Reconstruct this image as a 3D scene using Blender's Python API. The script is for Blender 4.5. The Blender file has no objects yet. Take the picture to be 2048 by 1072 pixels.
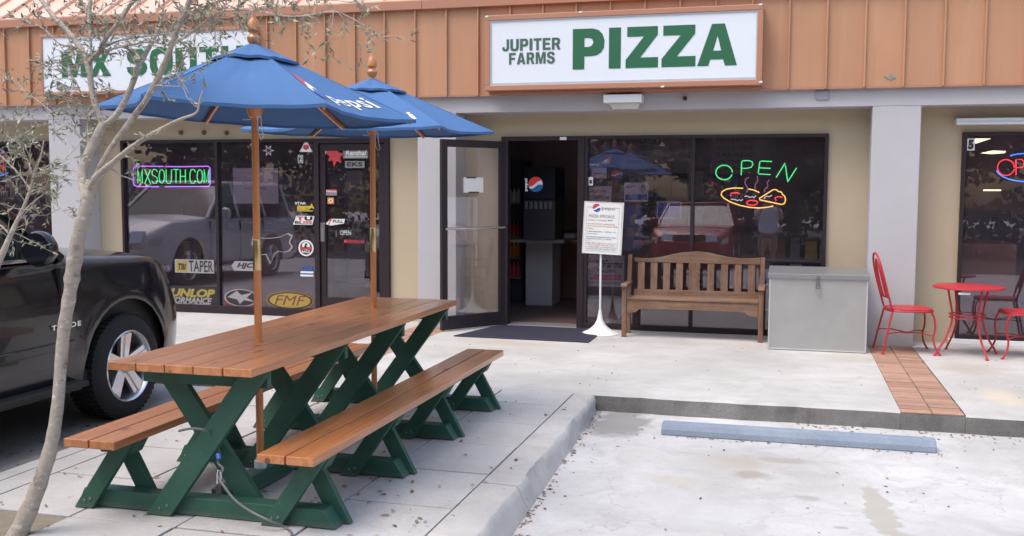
import bpy, math, random
from mathutils import Vector, Matrix
random.seed(7)
R = math.radians
PI = math.pi
S = bpy.context.scene
COL = S.collection

# ------------------------------------------------------------------ camera, sky, sun
F, YAW, PITCH, ROLL, EYE = 2022.56, 0.2655, 0.0799, 0.00368, 1.562
fw = Vector((-math.sin(YAW)*math.cos(PITCH), math.cos(YAW)*math.cos(PITCH), -math.sin(PITCH)))
r0 = Vector((math.cos(YAW), math.sin(YAW), 0))
u0 = r0.cross(fw)
RT = math.cos(ROLL)*r0 + math.sin(ROLL)*u0
UP = -math.sin(ROLL)*r0 + math.cos(ROLL)*u0
cam_d = bpy.data.cameras.new('camera'); cam = bpy.data.objects.new('camera', cam_d); COL.objects.link(cam)
cam_d.sensor_width = 36; cam_d.lens = 36*F/2048; cam_d.clip_start = 0.02; cam_d.clip_end = 600
cam.matrix_world = Matrix(((RT.x, UP.x, -fw.x, 0), (RT.y, UP.y, -fw.y, 0), (RT.z, UP.z, -fw.z, EYE), (0, 0, 0, 1)))
S.camera = cam
EYEV = Vector((0, 0, EYE))
def at(px, py, Y=None, Z=None, X=None):
    d = fw + RT*((px-1024)/F) - UP*((py-536)/F)
    if Y is not None: t = Y/d.y
    elif Z is not None: t = (Z-EYE)/d.z
    else: t = X/d.x
    return EYEV + d*t

SUN_EL, SUN_AZ = R(64), R(-140)       # azimuth measured from +Y (into the facade) towards +X
w = bpy.data.worlds.new('World'); S.world = w; w.use_nodes = True
nt = w.node_tree; nt.nodes.clear()
sky = nt.nodes.new('ShaderNodeTexSky'); sky.sky_type = 'NISHITA'; sky.sun_disc = False
sky.sun_elevation = SUN_EL; sky.sun_rotation = SUN_AZ; sky.air_density = 1.6; sky.dust_density = 4.0; sky.ozone_density = 1.0
bg = nt.nodes.new('ShaderNodeBackground'); bg.inputs['Strength'].default_value = 0.15
wo = nt.nodes.new('ShaderNodeOutputWorld')
nt.links.new(sky.outputs[0], bg.inputs[0]); nt.links.new(bg.outputs[0], wo.inputs[0])
sd = bpy.data.lights.new('sun', 'SUN'); so = bpy.data.objects.new('sun', sd); COL.objects.link(so)
sd.energy = 1.05; sd.angle = R(34); sd.color = (1, 0.96, 0.92)
sdir = Vector((math.sin(SUN_AZ)*math.cos(SUN_EL), math.cos(SUN_AZ)*math.cos(SUN_EL), math.sin(SUN_EL)))
so.rotation_euler = sdir.to_track_quat('Z', 'Y').to_euler(); so.location = (0, 0, 30)
S.view_settings.view_transform = 'Standard'; S.view_settings.look = 'None'
S.view_settings.exposure = 0.85; S.view_settings.gamma = 1.0; S.view_settings.use_curve_mapping = False
S.render.engine = 'CYCLES'
S.cycles.max_bounces = 8; S.cycles.transparent_max_bounces = 16

# ------------------------------------------------------------------ materials
def new_mat(name):
    m = bpy.data.materials.new(name); m.use_nodes = True
    return m, m.node_tree, m.node_tree.nodes['Principled BSDF']
def mixcol(nt, fac, a, b, blend='MIX'):
    n = nt.nodes.new('ShaderNodeMix'); n.data_type = 'RGBA'; n.blend_type = blend; n.clamp_factor = True
    for sock, v in ((n.inputs[0], fac), (n.inputs[6], a), (n.inputs[7], b)):
        if isinstance(v, (int, float)): sock.default_value = v
        elif isinstance(v, tuple): sock.default_value = (*v[:3], 1)
        else: nt.links.new(v, sock)
    return n.outputs[2]
def noise(nt, scale, detail=4, rough=0.6, vec=None, dist=0.0):
    n = nt.nodes.new('ShaderNodeTexNoise'); n.inputs['Scale'].default_value = scale
    n.inputs['Detail'].default_value = detail; n.inputs['Roughness'].default_value = rough; n.inputs['Distortion'].default_value = dist
    if vec is not None: nt.links.new(vec, n.inputs['Vector'])
    return n.outputs[0]
def ramp(nt, src, a, b):
    n = nt.nodes.new('ShaderNodeMapRange'); n.inputs['From Min'].default_value = a; n.inputs['From Max'].default_value = b
    nt.links.new(src, n.inputs['Value']); return n.outputs[0]
def math2(nt, op, a, b):
    n = nt.nodes.new('ShaderNodeMath'); n.operation = op
    for i, v in enumerate((a, b)):
        if isinstance(v, (int, float)): n.inputs[i].default_value = v
        else: nt.links.new(v, n.inputs[i])
    return n.outputs[0]
def coords(nt, scale=(1, 1, 1), kind='Object', rot=(0, 0, 0)):
    t = nt.nodes.new('ShaderNodeTexCoord'); mp = nt.nodes.new('ShaderNodeMapping')
    mp.inputs['Scale'].default_value = scale; mp.inputs['Rotation'].default_value = rot
    nt.links.new(t.outputs[kind], mp.inputs['Vector']); return mp.outputs[0]
def wcoords(nt, scale=(1, 1, 1)):
    g = nt.nodes.new('ShaderNodeNewGeometry'); mp = nt.nodes.new('ShaderNodeMapping'); mp.inputs['Scale'].default_value = scale
    nt.links.new(g.outputs['Position'], mp.inputs['Vector']); return mp.outputs[0]
def bump(nt, p, h, strength=0.3, dist=0.01):
    b = nt.nodes.new('ShaderNodeBump'); b.inputs['Strength'].default_value = strength; b.inputs['Distance'].default_value = dist
    nt.links.new(h, b.inputs['Height']); nt.links.new(b.outputs[0], p.inputs['Normal'])
def basic(name, col, rough=0.6, metal=0.0, var=0.15, nscale=8, bmp=0.0, bscale=120, coat=0.0, spec=0.5, fine=0.0, vary=0.0):
    m, nt, p = new_mat(name)
    v = wcoords(nt)
    c = mixcol(nt, noise(nt, nscale, 5, 0.65, v), tuple(x*(1-var) for x in col), tuple(min(1, x*(1+var)) for x in col))
    if fine: c = mixcol(nt, ramp(nt, noise(nt, 260, 2, 0.5, v), 0.35, 0.7), c, mixcol(nt, 1.0, c, (1-fine,)*3, 'MULTIPLY'))
    if vary:
        oi = nt.nodes.new('ShaderNodeObjectInfo')
        c = mixcol(nt, 1.0, c, mixcol(nt, oi.outputs['Random'], (1-vary,)*3, (1+vary,)*3), 'MULTIPLY')
    nt.links.new(c, p.inputs['Base Color'])
    p.inputs['Roughness'].default_value = rough; p.inputs['Metallic'].default_value = metal
    p.inputs['Coat Weight'].default_value = coat; p.inputs['Specular IOR Level'].default_value = spec
    if bmp: bump(nt, p, noise(nt, bscale, 3, 0.6, v), bmp, 0.006)
    return m
def wood(name, dark, light, axis='Y', rough=0.45, coat=0.0, fine=26, knots=True, wear=0.0):
    m, nt, p = new_mat(name)
    oi = nt.nodes.new('ShaderNodeObjectInfo')
    sc = {'X': (1.3, fine, fine), 'Y': (fine, 1.3, fine), 'Z': (fine, fine, 1.3)}[axis]
    v0 = wcoords(nt, sc)
    add = nt.nodes.new('ShaderNodeVectorMath'); add.operation = 'ADD'
    cmb = nt.nodes.new('ShaderNodeCombineXYZ')
    k = math2(nt, 'MULTIPLY', oi.outputs['Random'], 37.0)
    for i in range(3): nt.links.new(k, cmb.inputs[i])
    nt.links.new(v0, add.inputs[0]); nt.links.new(cmb.outputs[0], add.inputs[1]); v = add.outputs[0]
    g = noise(nt, 1.0, 6, 0.62, v, 0.7)
    c = mixcol(nt, ramp(nt, g, 0.28, 0.72), dark, light)
    g2 = noise(nt, 4.0, 3, 0.6, v, 0.3)
    c = mixcol(nt, ramp(nt, g2, 0.55, 0.8), c, mixcol(nt, 1.0, c, (0.72, 0.62, 0.55), 'MULTIPLY'))
    c = mixcol(nt, 1.0, c, mixcol(nt, oi.outputs['Random'], (0.86, 0.84, 0.82), (1.12, 1.1, 1.08)), 'MULTIPLY')
    if knots:
        vo = nt.nodes.new('ShaderNodeTexVoronoi'); vo.inputs['Scale'].default_value = 1.0
        sk = {'X': (2.2, 7, 7), 'Y': (7, 2.2, 7), 'Z': (7, 7, 2.2)}[axis]
        nt.links.new(wcoords(nt, sk), vo.inputs['Vector'])
        c = mixcol(nt, ramp(nt, vo.outputs['Distance'], 0.13, 0.07), c, tuple(x*0.35 for x in dark))
    if wear:
        c = mixcol(nt, math2(nt, 'MULTIPLY', ramp(nt, noise(nt, 3.5, 5, 0.7, wcoords(nt)), 0.45, 0.7), wear), c, (0.33, 0.29, 0.25))
    nt.links.new(c, p.inputs['Base Color']); p.inputs['Roughness'].default_value = rough; p.inputs['Coat Weight'].default_value = coat
    p.inputs['Coat Roughness'].default_value = 0.22
    bump(nt, p, g2, 0.25, 0.002)
    return m
def emit(name, col, strength):
    m, nt, p = new_mat(name)
    p.inputs['Base Color'].default_value = (*[c*0.3 for c in col], 1); p.inputs['Emission Color'].default_value = (*col, 1); p.inputs['Emission Strength'].default_value = strength
    return m
def glass(name, tint=(0.86, 0.81, 0.86), refl=0.085, rough=0.0):
    m, nt, p = new_mat(name); nt.nodes.remove(p)
    o = [n for n in nt.nodes if n.type == 'OUTPUT_MATERIAL'][0]
    t = nt.nodes.new('ShaderNodeBsdfTransparent'); t.inputs[0].default_value = (*tint, 1)
    g = nt.nodes.new('ShaderNodeBsdfGlossy'); g.inputs['Roughness'].default_value = rough; g.inputs['Color'].default_value = (0.95, 0.93, 1, 1)
    lw = nt.nodes.new('ShaderNodeFresnel'); lw.inputs[0].default_value = 1.45
    f = math2(nt, 'ADD', lw.outputs[0], refl-0.035)
    b = nt.nodes.new('ShaderNodeBump'); b.inputs['Strength'].default_value = 0.02; b.inputs['Distance'].default_value = 0.02
    nt.links.new(noise(nt, 1.2, 2, 0.5, wcoords(nt)), b.inputs['Height']); nt.links.new(b.outputs[0], g.inputs['Normal'])
    mx = nt.nodes.new('ShaderNodeMixShader'); nt.links.new(f, mx.inputs[0]); nt.links.new(t.outputs[0], mx.inputs[1]); nt.links.new(g.outputs[0], mx.inputs[2])
    df = nt.nodes.new('ShaderNodeBsdfDiffuse'); df.inputs[0].default_value = (.62, .50, .60, 1)      # pale diffuse veil mixed into the glass to lift its blacks like glare
    glare_veil = math2(nt, 'MULTIPLY', ramp(nt, noise(nt, 1.6, 5, .6, wcoords(nt)), .1, .9), .045)
    m2 = nt.nodes.new('ShaderNodeMixShader'); nt.links.new(glare_veil, m2.inputs[0]); nt.links.new(mx.outputs[0], m2.inputs[1]); nt.links.new(df.outputs[0], m2.inputs[2])
    nt.links.new(m2.outputs[0], o.inputs[0])
    return m
def concrete(name, base, dark, grain=0.12, stains_shade=(), blotch=0.5, bmp=0.25, cracks=0):
    m, nt, p = new_mat(name); v = wcoords(nt)
    c = mixcol(nt, ramp(nt, noise(nt, 0.9, 7, 0.68, v), 0.36, 0.66), dark, base)
    c = mixcol(nt, math2(nt, 'MULTIPLY', ramp(nt, noise(nt, 3.3, 6, 0.7, v, 0.6), 0.5, 0.72), blotch), c, tuple(x*0.72 for x in dark))
    c = mixcol(nt, ramp(nt, noise(nt, 190, 3, 0.6, v), 0.38, 0.62), mixcol(nt, 1.0, c, (1-grain,)*3, 'MULTIPLY'), c)
    streak = noise(nt, 1.0, 5, 0.7, wcoords(nt, (1.2, 5, 5)), 0.4)
    c = mixcol(nt, math2(nt, 'MULTIPLY', ramp(nt, streak, 0.5, 0.75), 0.35), c, tuple(x*0.8 for x in dark))
    vo = nt.nodes.new('ShaderNodeTexVoronoi'); vo.inputs['Scale'].default_value = 9.0; nt.links.new(v, vo.inputs['Vector'])
    c = mixcol(nt, math2(nt, 'MULTIPLY', ramp(nt, vo.outputs['Distance'], .10, .06), .45), c, tuple(x*.45 for x in dark))
    cr = nt.nodes.new('ShaderNodeTexVoronoi'); cr.feature = 'DISTANCE_TO_EDGE'; cr.inputs['Scale'].default_value = .55
    wv = nt.nodes.new('ShaderNodeVectorMath'); wv.operation = 'ADD'; nzz = nt.nodes.new('ShaderNodeTexNoise'); nzz.inputs['Scale'].default_value = 2.2; nzz.inputs['Detail'].default_value = 6; nt.links.new(v, nzz.inputs['Vector'])
    nt.links.new(v, wv.inputs[0]); nt.links.new(nzz.outputs['Color'], wv.inputs[1]); nt.links.new(wv.outputs[0], cr.inputs['Vector'])
    c = mixcol(nt, math2(nt, 'MULTIPLY', ramp(nt, cr.outputs['Distance'], .0035, .001), .35*cracks), c, tuple(x*.5 for x in dark))
    if stains_shade:
        sep = nt.nodes.new('ShaderNodeSeparateXYZ'); nt.links.new(v, sep.inputs[0])
        wx = math2(nt, 'SUBTRACT', noise(nt, 3.5, 5, 0.65, v), 0.5); wy = math2(nt, 'SUBTRACT', noise(nt, 3.1, 5, 0.65, wcoords(nt, (1, 1, 1.7))), 0.5)
        for (sx, sy, rx, ry, col, amt, edge, warp) in stains_shade:
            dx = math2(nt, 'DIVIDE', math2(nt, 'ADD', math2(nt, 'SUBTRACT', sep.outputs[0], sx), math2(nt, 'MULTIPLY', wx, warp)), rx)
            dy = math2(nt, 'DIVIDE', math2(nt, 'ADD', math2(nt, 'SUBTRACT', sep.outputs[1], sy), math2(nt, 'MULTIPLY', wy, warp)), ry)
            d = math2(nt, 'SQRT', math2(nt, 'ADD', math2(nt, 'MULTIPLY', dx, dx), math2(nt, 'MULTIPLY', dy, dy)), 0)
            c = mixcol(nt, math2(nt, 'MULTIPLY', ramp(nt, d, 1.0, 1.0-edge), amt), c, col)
    nt.links.new(c, p.inputs['Base Color']); p.inputs['Roughness'].default_value = 0.85; p.inputs['Specular IOR Level'].default_value = 0.3
    bump(nt, p, noise(nt, 90, 4, 0.7, v), bmp, 0.004)
    return m

GREY_ST = (0.26, 0.25, 0.23); BRN_ST = (0.30, 0.25, 0.2)
lot_stains_and_shade = [(0.9, 5.0, 0.5, 0.35, (0.40, 0.39, 0.39), 0.5, 0.9, 0.8), (-0.9, 6.2, 0.12, 1.0, (0.44, 0.43, 0.43), 0.6, 0.9, 0.5), (1.7, 6.2, 0.5, 0.3, (0.38, 0.37, 0.36), 0.55, 0.9, 0.7), (-0.55, 4.4, 0.4, 0.25, (0.40, 0.39, 0.38), 0.6, 0.8, 0.6), (-0.15, 6.05, 0.16, 0.10, (0.27, 0.22, 0.17), 0.65, 0.6, 0.3), (0.15, 5.65, 0.09, 0.05, (0.3, 0.27, 0.24), 0.6, 0.5, 0.2), (0.3, 5.2, 0.05, 0.03, (0.3, 0.28, 0.27), 0.7, 0.4, 0.1), (1.25, 5.6, 0.04, 0.9, (0.44, 0.43, 0.42), 0.5, 0.8, 0.12), (-0.45, 5.5, 0.05, 1.0, (0.42, 0.41, 0.41), 0.45, 0.8, 0.14), (0.75, 4.75, 0.07, 0.03, (0.33, 0.31, 0.3), 0.7, 0.4, 0.1), (0.52, 5.55, 0.08, 0.55, (0.34, 0.32, 0.27), 0.75, 0.25, 0.45), (0.58, 5.0, 0.13, 0.2, (0.34, 0.32, 0.27), 0.75, 0.2, 0.4),
              (-0.25, 6.3, 0.36, 0.24, (0.36, 0.31, 0.24), 0.6, 0.8, 0.5), (0.02, 6.42, 0.17, 0.09, (0.30, 0.27, 0.23), 0.7, 0.4, 0.2),
              (-0.62, 5.8, 0.2, 0.13, (0.42, 0.39, 0.33), 0.6, 0.5, 0.2), (-1.12, 7.15, 0.22, 0.5, (0.2, 0.18, 0.18), 0.75, 0.35, 0.5),
              (-0.7, 7.15, 0.3, 0.17, (0.4, 0.4, 0.4), 0.6, 0.7, 0.4), (-0.35, 5.2, 0.5, 0.5, (0.42, 0.42, 0.42), 0.45, 0.9, 0.6),
              (0.25, 5.9, 0.3, 0.2, (0.38, 0.36, 0.33), 0.5, 0.8, 0.5), (-0.15, 4.6, 0.35, 0.35, (0.42, 0.41, 0.41), 0.5, 0.8, 0.5), (-5.75, 5.0, 1.5, 3.2, (0.13, 0.12, 0.11), 0.9, 0.5, 0.6), (-4.6, 5.0, 0.6, 2.6, (0.27, 0.245, 0.22), 0.8, 0.7, 0.5)]  # big dark patch under the black SUV is its ground shadow, painted in
M = {}
M['lot'] = concrete('lot_concrete', (0.57, 0.56, 0.565), (0.42, 0.41, 0.41), 0.14, lot_stains_and_shade, 0.5, cracks=1)
M['walk'] = concrete('walkway_concrete', (0.52, 0.505, 0.495), (0.40, 0.385, 0.37), 0.10,
                     [(1.55, 9.5, 0.35, 0.35, (0.36, 0.31, 0.25), 0.6, 0.7, 0.5), (-2.7, 9.7, 0.75, 0.25, (0.38, 0.33, 0.27), 0.7, 0.7, 0.4), (-0.9, 8.8, 1.0, 0.4, (0.40, 0.39, 0.38), 0.5, 0.8, 0.7),
                      (0.6, 9.8, 0.3, 0.12, (0.42, 0.38, 0.28), 0.5, 0.6, 0.3), (1.6, 8.2, 0.18, 0.45, (0.60, 0.50, 0.34), 0.5, 0.7, 0.3), (-0.9, 10.2, 1.2, 0.25, (0.34, 0.32, 0.29), 0.5, 0.8, 0.3)], 0.35)
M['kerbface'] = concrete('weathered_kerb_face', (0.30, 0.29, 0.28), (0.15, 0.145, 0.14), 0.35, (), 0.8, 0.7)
M['kerb'] = concrete('kerb_concrete', (0.56, 0.54, 0.53), (0.42, 0.40, 0.39), 0.16, (), 0.4, 0.5)
M['slab'] = concrete('paver_slab_concrete', (0.55, 0.53, 0.53), (0.43, 0.415, 0.41), 0.2, (), 0.3, 0.5)
M['joint'] = basic('joint_grit', (0.05, 0.045, 0.04), 0.95, nscale=30)
M['soil'] = basic('bare_soil', (0.20, 0.17, 0.135), 0.95, var=0.4, nscale=20, bmp=0.8, bscale=60)
M['stucco'] = basic('tan_stucco', (0.51, 0.42, 0.30), 0.9, var=0.06, nscale=2.5, bmp=0.5, bscale=160, fine=0.10)
M['greystucco'] = basic('pale_grey_stucco', (0.47, 0.455, 0.485), 0.9, var=0.05, nscale=3, bmp=0.5, bscale=150, fine=0.08)
def coppermat():
    m, nt, p = new_mat('terracotta_metal'); v = wcoords(nt); oi = nt.nodes.new('ShaderNodeObjectInfo')
    c = mixcol(nt, noise(nt, 1.3, 5, .6, v), (.405, .20, .11), (.50, .262, .155))
    c = mixcol(nt, math2(nt, 'MULTIPLY', ramp(nt, noise(nt, 1, 5, .65, wcoords(nt, (16, 16, 1.1))), .5, .75), .35), c, (.36, .19, .12))
    c = mixcol(nt, math2(nt, 'MULTIPLY', ramp(nt, noise(nt, 1, 4, .6, wcoords(nt, (7, 7, .6))), .55, .75), .3), c, (.56, .34, .23))
    c = mixcol(nt, 1.0, c, mixcol(nt, oi.outputs['Random'], (.95,)*3, (1.05,)*3), 'MULTIPLY')
    nt.links.new(c, p.inputs['Base Color']); p.inputs['Roughness'].default_value = .5
    bump(nt, p, noise(nt, 2.2, 2, .5, v), .25, .02); return m
M['copper'] = coppermat()
M['copper_dark'] = basic('terracotta_trim', (0.41, 0.19, 0.12), 0.5, 0.0, var=0.08, nscale=2)
M['rooftin'] = basic('sunlit_roof_metal', (0.68, 0.42, 0.31), 0.3, 0.0, var=0.1, nscale=2, spec=0.8, vary=0.05)  # base colour lightened to put the roof's sun sheen into it
M['bronze'] = basic('dark_bronze_aluminium', (0.032, 0.021, 0.027), 0.5, 0.2, var=0.2, spec=0.35)
M['glass'] = glass('shop_glass')
M['doorglass'] = glass('door_glass', (0.93, 0.92, 0.93), 0.045)
M['brick'] = basic('red_brick_paver', (0.34, 0.20, 0.145), 0.85, var=0.2, nscale=12, bmp=0.5, bscale=90, vary=0.16)
M['mortar'] = basic('mortar', (0.20, 0.15, 0.12), 0.95, nscale=30)
M['table'] = wood('stained_pine', (0.33, 0.115, 0.04), (0.56, 0.235, 0.09), 'Y', 0.3, 0.6)
M['pole'] = wood('varnished_pole', (0.44, 0.15, 0.045), (0.62, 0.25, 0.085), 'Z', 0.35, 0.4, 40, False)
def greenmat():
    m, nt, p = new_mat('green_painted_lumber'); v = wcoords(nt)
    c = mixcol(nt, noise(nt, 9, 5, .65, v), (.016, .068, .046), (.030, .112, .078))
    c = mixcol(nt, ramp(nt, noise(nt, 55, 4, .7, v, .5), .60, .78), c, (.07, .14, .11))
    sep = nt.nodes.new('ShaderNodeSeparateXYZ'); nt.links.new(v, sep.inputs[0])
    low = ramp(nt, math2(nt, 'ADD', sep.outputs[2], math2(nt, 'MULTIPLY', noise(nt, 25, 4, .6, v), .05)), .06, .02)
    c = mixcol(nt, math2(nt, 'MULTIPLY', low, .55), c, (.14, .13, .11))
    nt.links.new(c, p.inputs['Base Color']); p.inputs['Roughness'].default_value = .55
    bump(nt, p, noise(nt, 45, 4, .6, wcoords(nt, (1, 1, 1))), .35, .003); return m
M['green'] = greenmat()
M['canvas'] = basic('blue_canvas', (0.06, 0.15, 0.345), 0.9, var=0.12, nscale=5, bmp=0.3, bscale=500, fine=0.12)
M['benchwood'] = wood('weathered_teak', (0.11, 0.055, 0.033), (0.25, 0.13, 0.078), 'Z', 0.7, 0, 30, False, 0.25)
M['benchwoodx'] = wood('weathered_teak_rail', (0.11, 0.056, 0.034), (0.25, 0.135, 0.08), 'X', 0.7, 0, 30, False, 0.25)
M['steel'] = basic('brushed_sheet_steel', (0.47, 0.455, 0.45), 0.42, 0.65, var=0.16, nscale=4, spec=0.5, bmp=0.15, bscale=25)
M['steellid'] = basic('chest_lid_steel', (0.30, 0.30, 0.31), 0.4, 0.6, var=0.1, nscale=5)
M['red'] = basic('red_painted_iron', (0.42, 0.022, 0.032), 0.42, var=0.2, nscale=20, bmp=0.2, bscale=120)
M['white'] = basic('white_sign_face', (0.70, 0.73, 0.80), 0.35, var=0.02, nscale=2)
M['whitepaint'] = basic('white_paint', (0.72, 0.73, 0.76), 0.5, var=0.06)
M['paper'] = basic('paper', (0.72, 0.71, 0.70), 0.8, var=0.04)
M['dimpaper'] = basic('faded_paper', (0.58, 0.55, 0.54), 0.8, var=0.1)
M['greenink'] = basic('green_sign_vinyl', (0.018, 0.12, 0.055), 0.45, var=0.06)
M['greyink'] = basic('grey_green_vinyl', (0.06, 0.12, 0.09), 0.45, var=0.06)
M['black'] = basic('black_vinyl', (0.02, 0.02, 0.025), 0.5)
M['darkblue'] = basic('navy_print', (0.02, 0.06, 0.22), 0.5)
M['logored'] = basic('red_print', (0.55, 0.05, 0.06), 0.5)
M['logoblue'] = basic('blue_print', (0.02, 0.10, 0.38), 0.5)
M['yellow'] = basic('yellow_print', (0.60, 0.45, 0.05), 0.5)
M['orange'] = basic('orange_print', (0.55, 0.20, 0.03), 0.5)
M['grey'] = basic('grey_print', (0.22, 0.21, 0.22), 0.6)
M['dimyellow'] = basic('dimmed_yellow_print', (.34, .25, .05), .6, var=.2); M['dimorange'] = basic('dimmed_orange_print', (.28, .12, .04), .6, var=.2); M['dimwhite'] = basic('dimmed_white_print', (.30, .27, .28), .6, var=.2); M['dimred'] = basic('dimmed_red_print', (.20, .03, .035), .6, var=.2)  # print colours darkened to paint in the dimness behind glass
M['bluekerb'] = concrete('blue_painted_concrete', (0.30, 0.355, 0.44), (0.20, 0.24, 0.31), 0.2, (), 0.3, 0.5)
M['mat'] = basic('blue_black_rubber', (0.032, 0.03, 0.055), 0.9, var=0.3, nscale=200, bmp=0.6, bscale=300)
M['paintblack'] = basic('black_car_paint', (0.006, 0.006, 0.011), 0.22, 0.0, var=0.1, coat=0.6)
M['paintwhite'] = basic('white_car_paint', (0.7, 0.7, 0.7), 0.3, 0.0, var=0.02, coat=0.6)
M['paintred'] = basic('red_car_paint', (0.35, 0.015, 0.015), 0.3, 0.0, var=0.05, coat=0.6)
M['carglass'] = basic('tinted_car_glass', (0.012, 0.03, 0.028), 0.06, 0.0, spec=0.8)
M['tyre'] = basic('tyre_rubber', (0.018, 0.017, 0.02), 0.85, var=0.2, nscale=40)
M['alloy'] = basic('polished_alloy', (0.72, 0.72, 0.74), 0.2, 0.85, var=0.05)
M['chrome'] = basic('chrome', (0.75, 0.75, 0.76), 0.12, 1.0, var=0.02)
M['brass'] = basic('brass', (0.62, 0.45, 0.22), 0.25, 0.9, var=0.1)
M['lens'] = basic('headlamp_lens', (0.55, 0.5, 0.42), 0.15, 0.2, var=0.1)
M['plastic'] = basic('black_plastic', (0.02, 0.02, 0.022), 0.6)
M['rubbergrey'] = basic('grey_cable', (0.14, 0.14, 0.15), 0.5)
M['bluetag'] = basic('blue_plastic', (0.03, 0.12, 0.5), 0.4)
def barkmat():
    m, nt, p = new_mat('pale_bark'); v = wcoords(nt)
    c = mixcol(nt, noise(nt, 18, 6, .7, v), (.30, .255, .215), (.46, .41, .36))
    c = mixcol(nt, ramp(nt, noise(nt, 1.0, 5, .7, wcoords(nt, (14, 14, 55)), .5), .54, .72), c, (.21, .175, .145))
    c = mixcol(nt, ramp(nt, noise(nt, 7, 3, .6, v), .60, .70), c, (.16, .12, .10))
    c = mixcol(nt, ramp(nt, noise(nt, 34, 3, .6, v), .60, .68), c, (.52, .50, .45))
    nt.links.new(c, p.inputs['Base Color']); p.inputs['Roughness'].default_value = .9
    bump(nt, p, noise(nt, 60, 5, .7, v), .9, .006); return m
M['bark'] = barkmat()
M['interior'] = basic('dim_interior_paint', (0.5, 0.38, 0.40), 0.9, var=0.3, nscale=1.3)
M['ifloor'] = basic('dark_floor_tile', (0.16, 0.10, 0.10), 0.6, var=0.3, nscale=4)
M['iceil'] = basic('ceiling_board', (0.3, 0.26, 0.27), 0.9)
M['oak'] = basic('dark_interior_wood', (0.20, 0.10, 0.06), 0.6, var=0.25, nscale=6)
M['skin'] = basic('skin', (0.45, 0.25, 0.17), 0.6, var=0.05)
M['cloth'] = basic('white_cotton', (0.62, 0.66, 0.74), 0.9, var=0.05)
M['khaki'] = basic('khaki_cotton', (0.33, 0.24, 0.15), 0.9, var=0.05)
M['hair'] = basic('dark_hair', (0.03, 0.02, 0.015), 0.8)
for k, c, s in (('neongreen', (0.07, 0.9, 0.24), 1.1), ('neonpurple', (0.45, 0.12, 1.0), 1.8), ('neonyellow', (1.0, 0.62, 0.12), 1.3), ('neonred', (1.0, 0.05, 0.07), 1.3),
                ('neonblue', (0.05, 0.22, 1.0), 1.8), ('neonwhite', (0.85, 0.8, 0.95), 0.55), ('neondim', (0.35, 0.14, 0.25), 0.6), ('tubelight', (1.0, 0.9, 0.5), 1.6)):
    M[k] = emit(k, c, s)
def leafmat(name, a, b):
    m, nt, p = new_mat(name)
    g = nt.nodes.new('ShaderNodeNewGeometry')
    c = mixcol(nt, g.outputs['Random Per Island'], a, b)
    nt.links.new(c, p.inputs['Base Color']); p.inputs['Roughness'].default_value = 0.5
    p.inputs['Transmission Weight'].default_value = 0.0
    return m
M['leaf'] = leafmat('olive_leaf', (0.13, 0.14, 0.08), (0.42, 0.41, 0.30))
M['litter'] = leafmat('dry_leaf', (0.10, 0.06, 0.035), (0.42, 0.26, 0.17))
M['oakleaf'] = leafmat('dark_oak_leaf', (0.02, 0.035, 0.014), (0.06, 0.08, 0.03))

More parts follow.
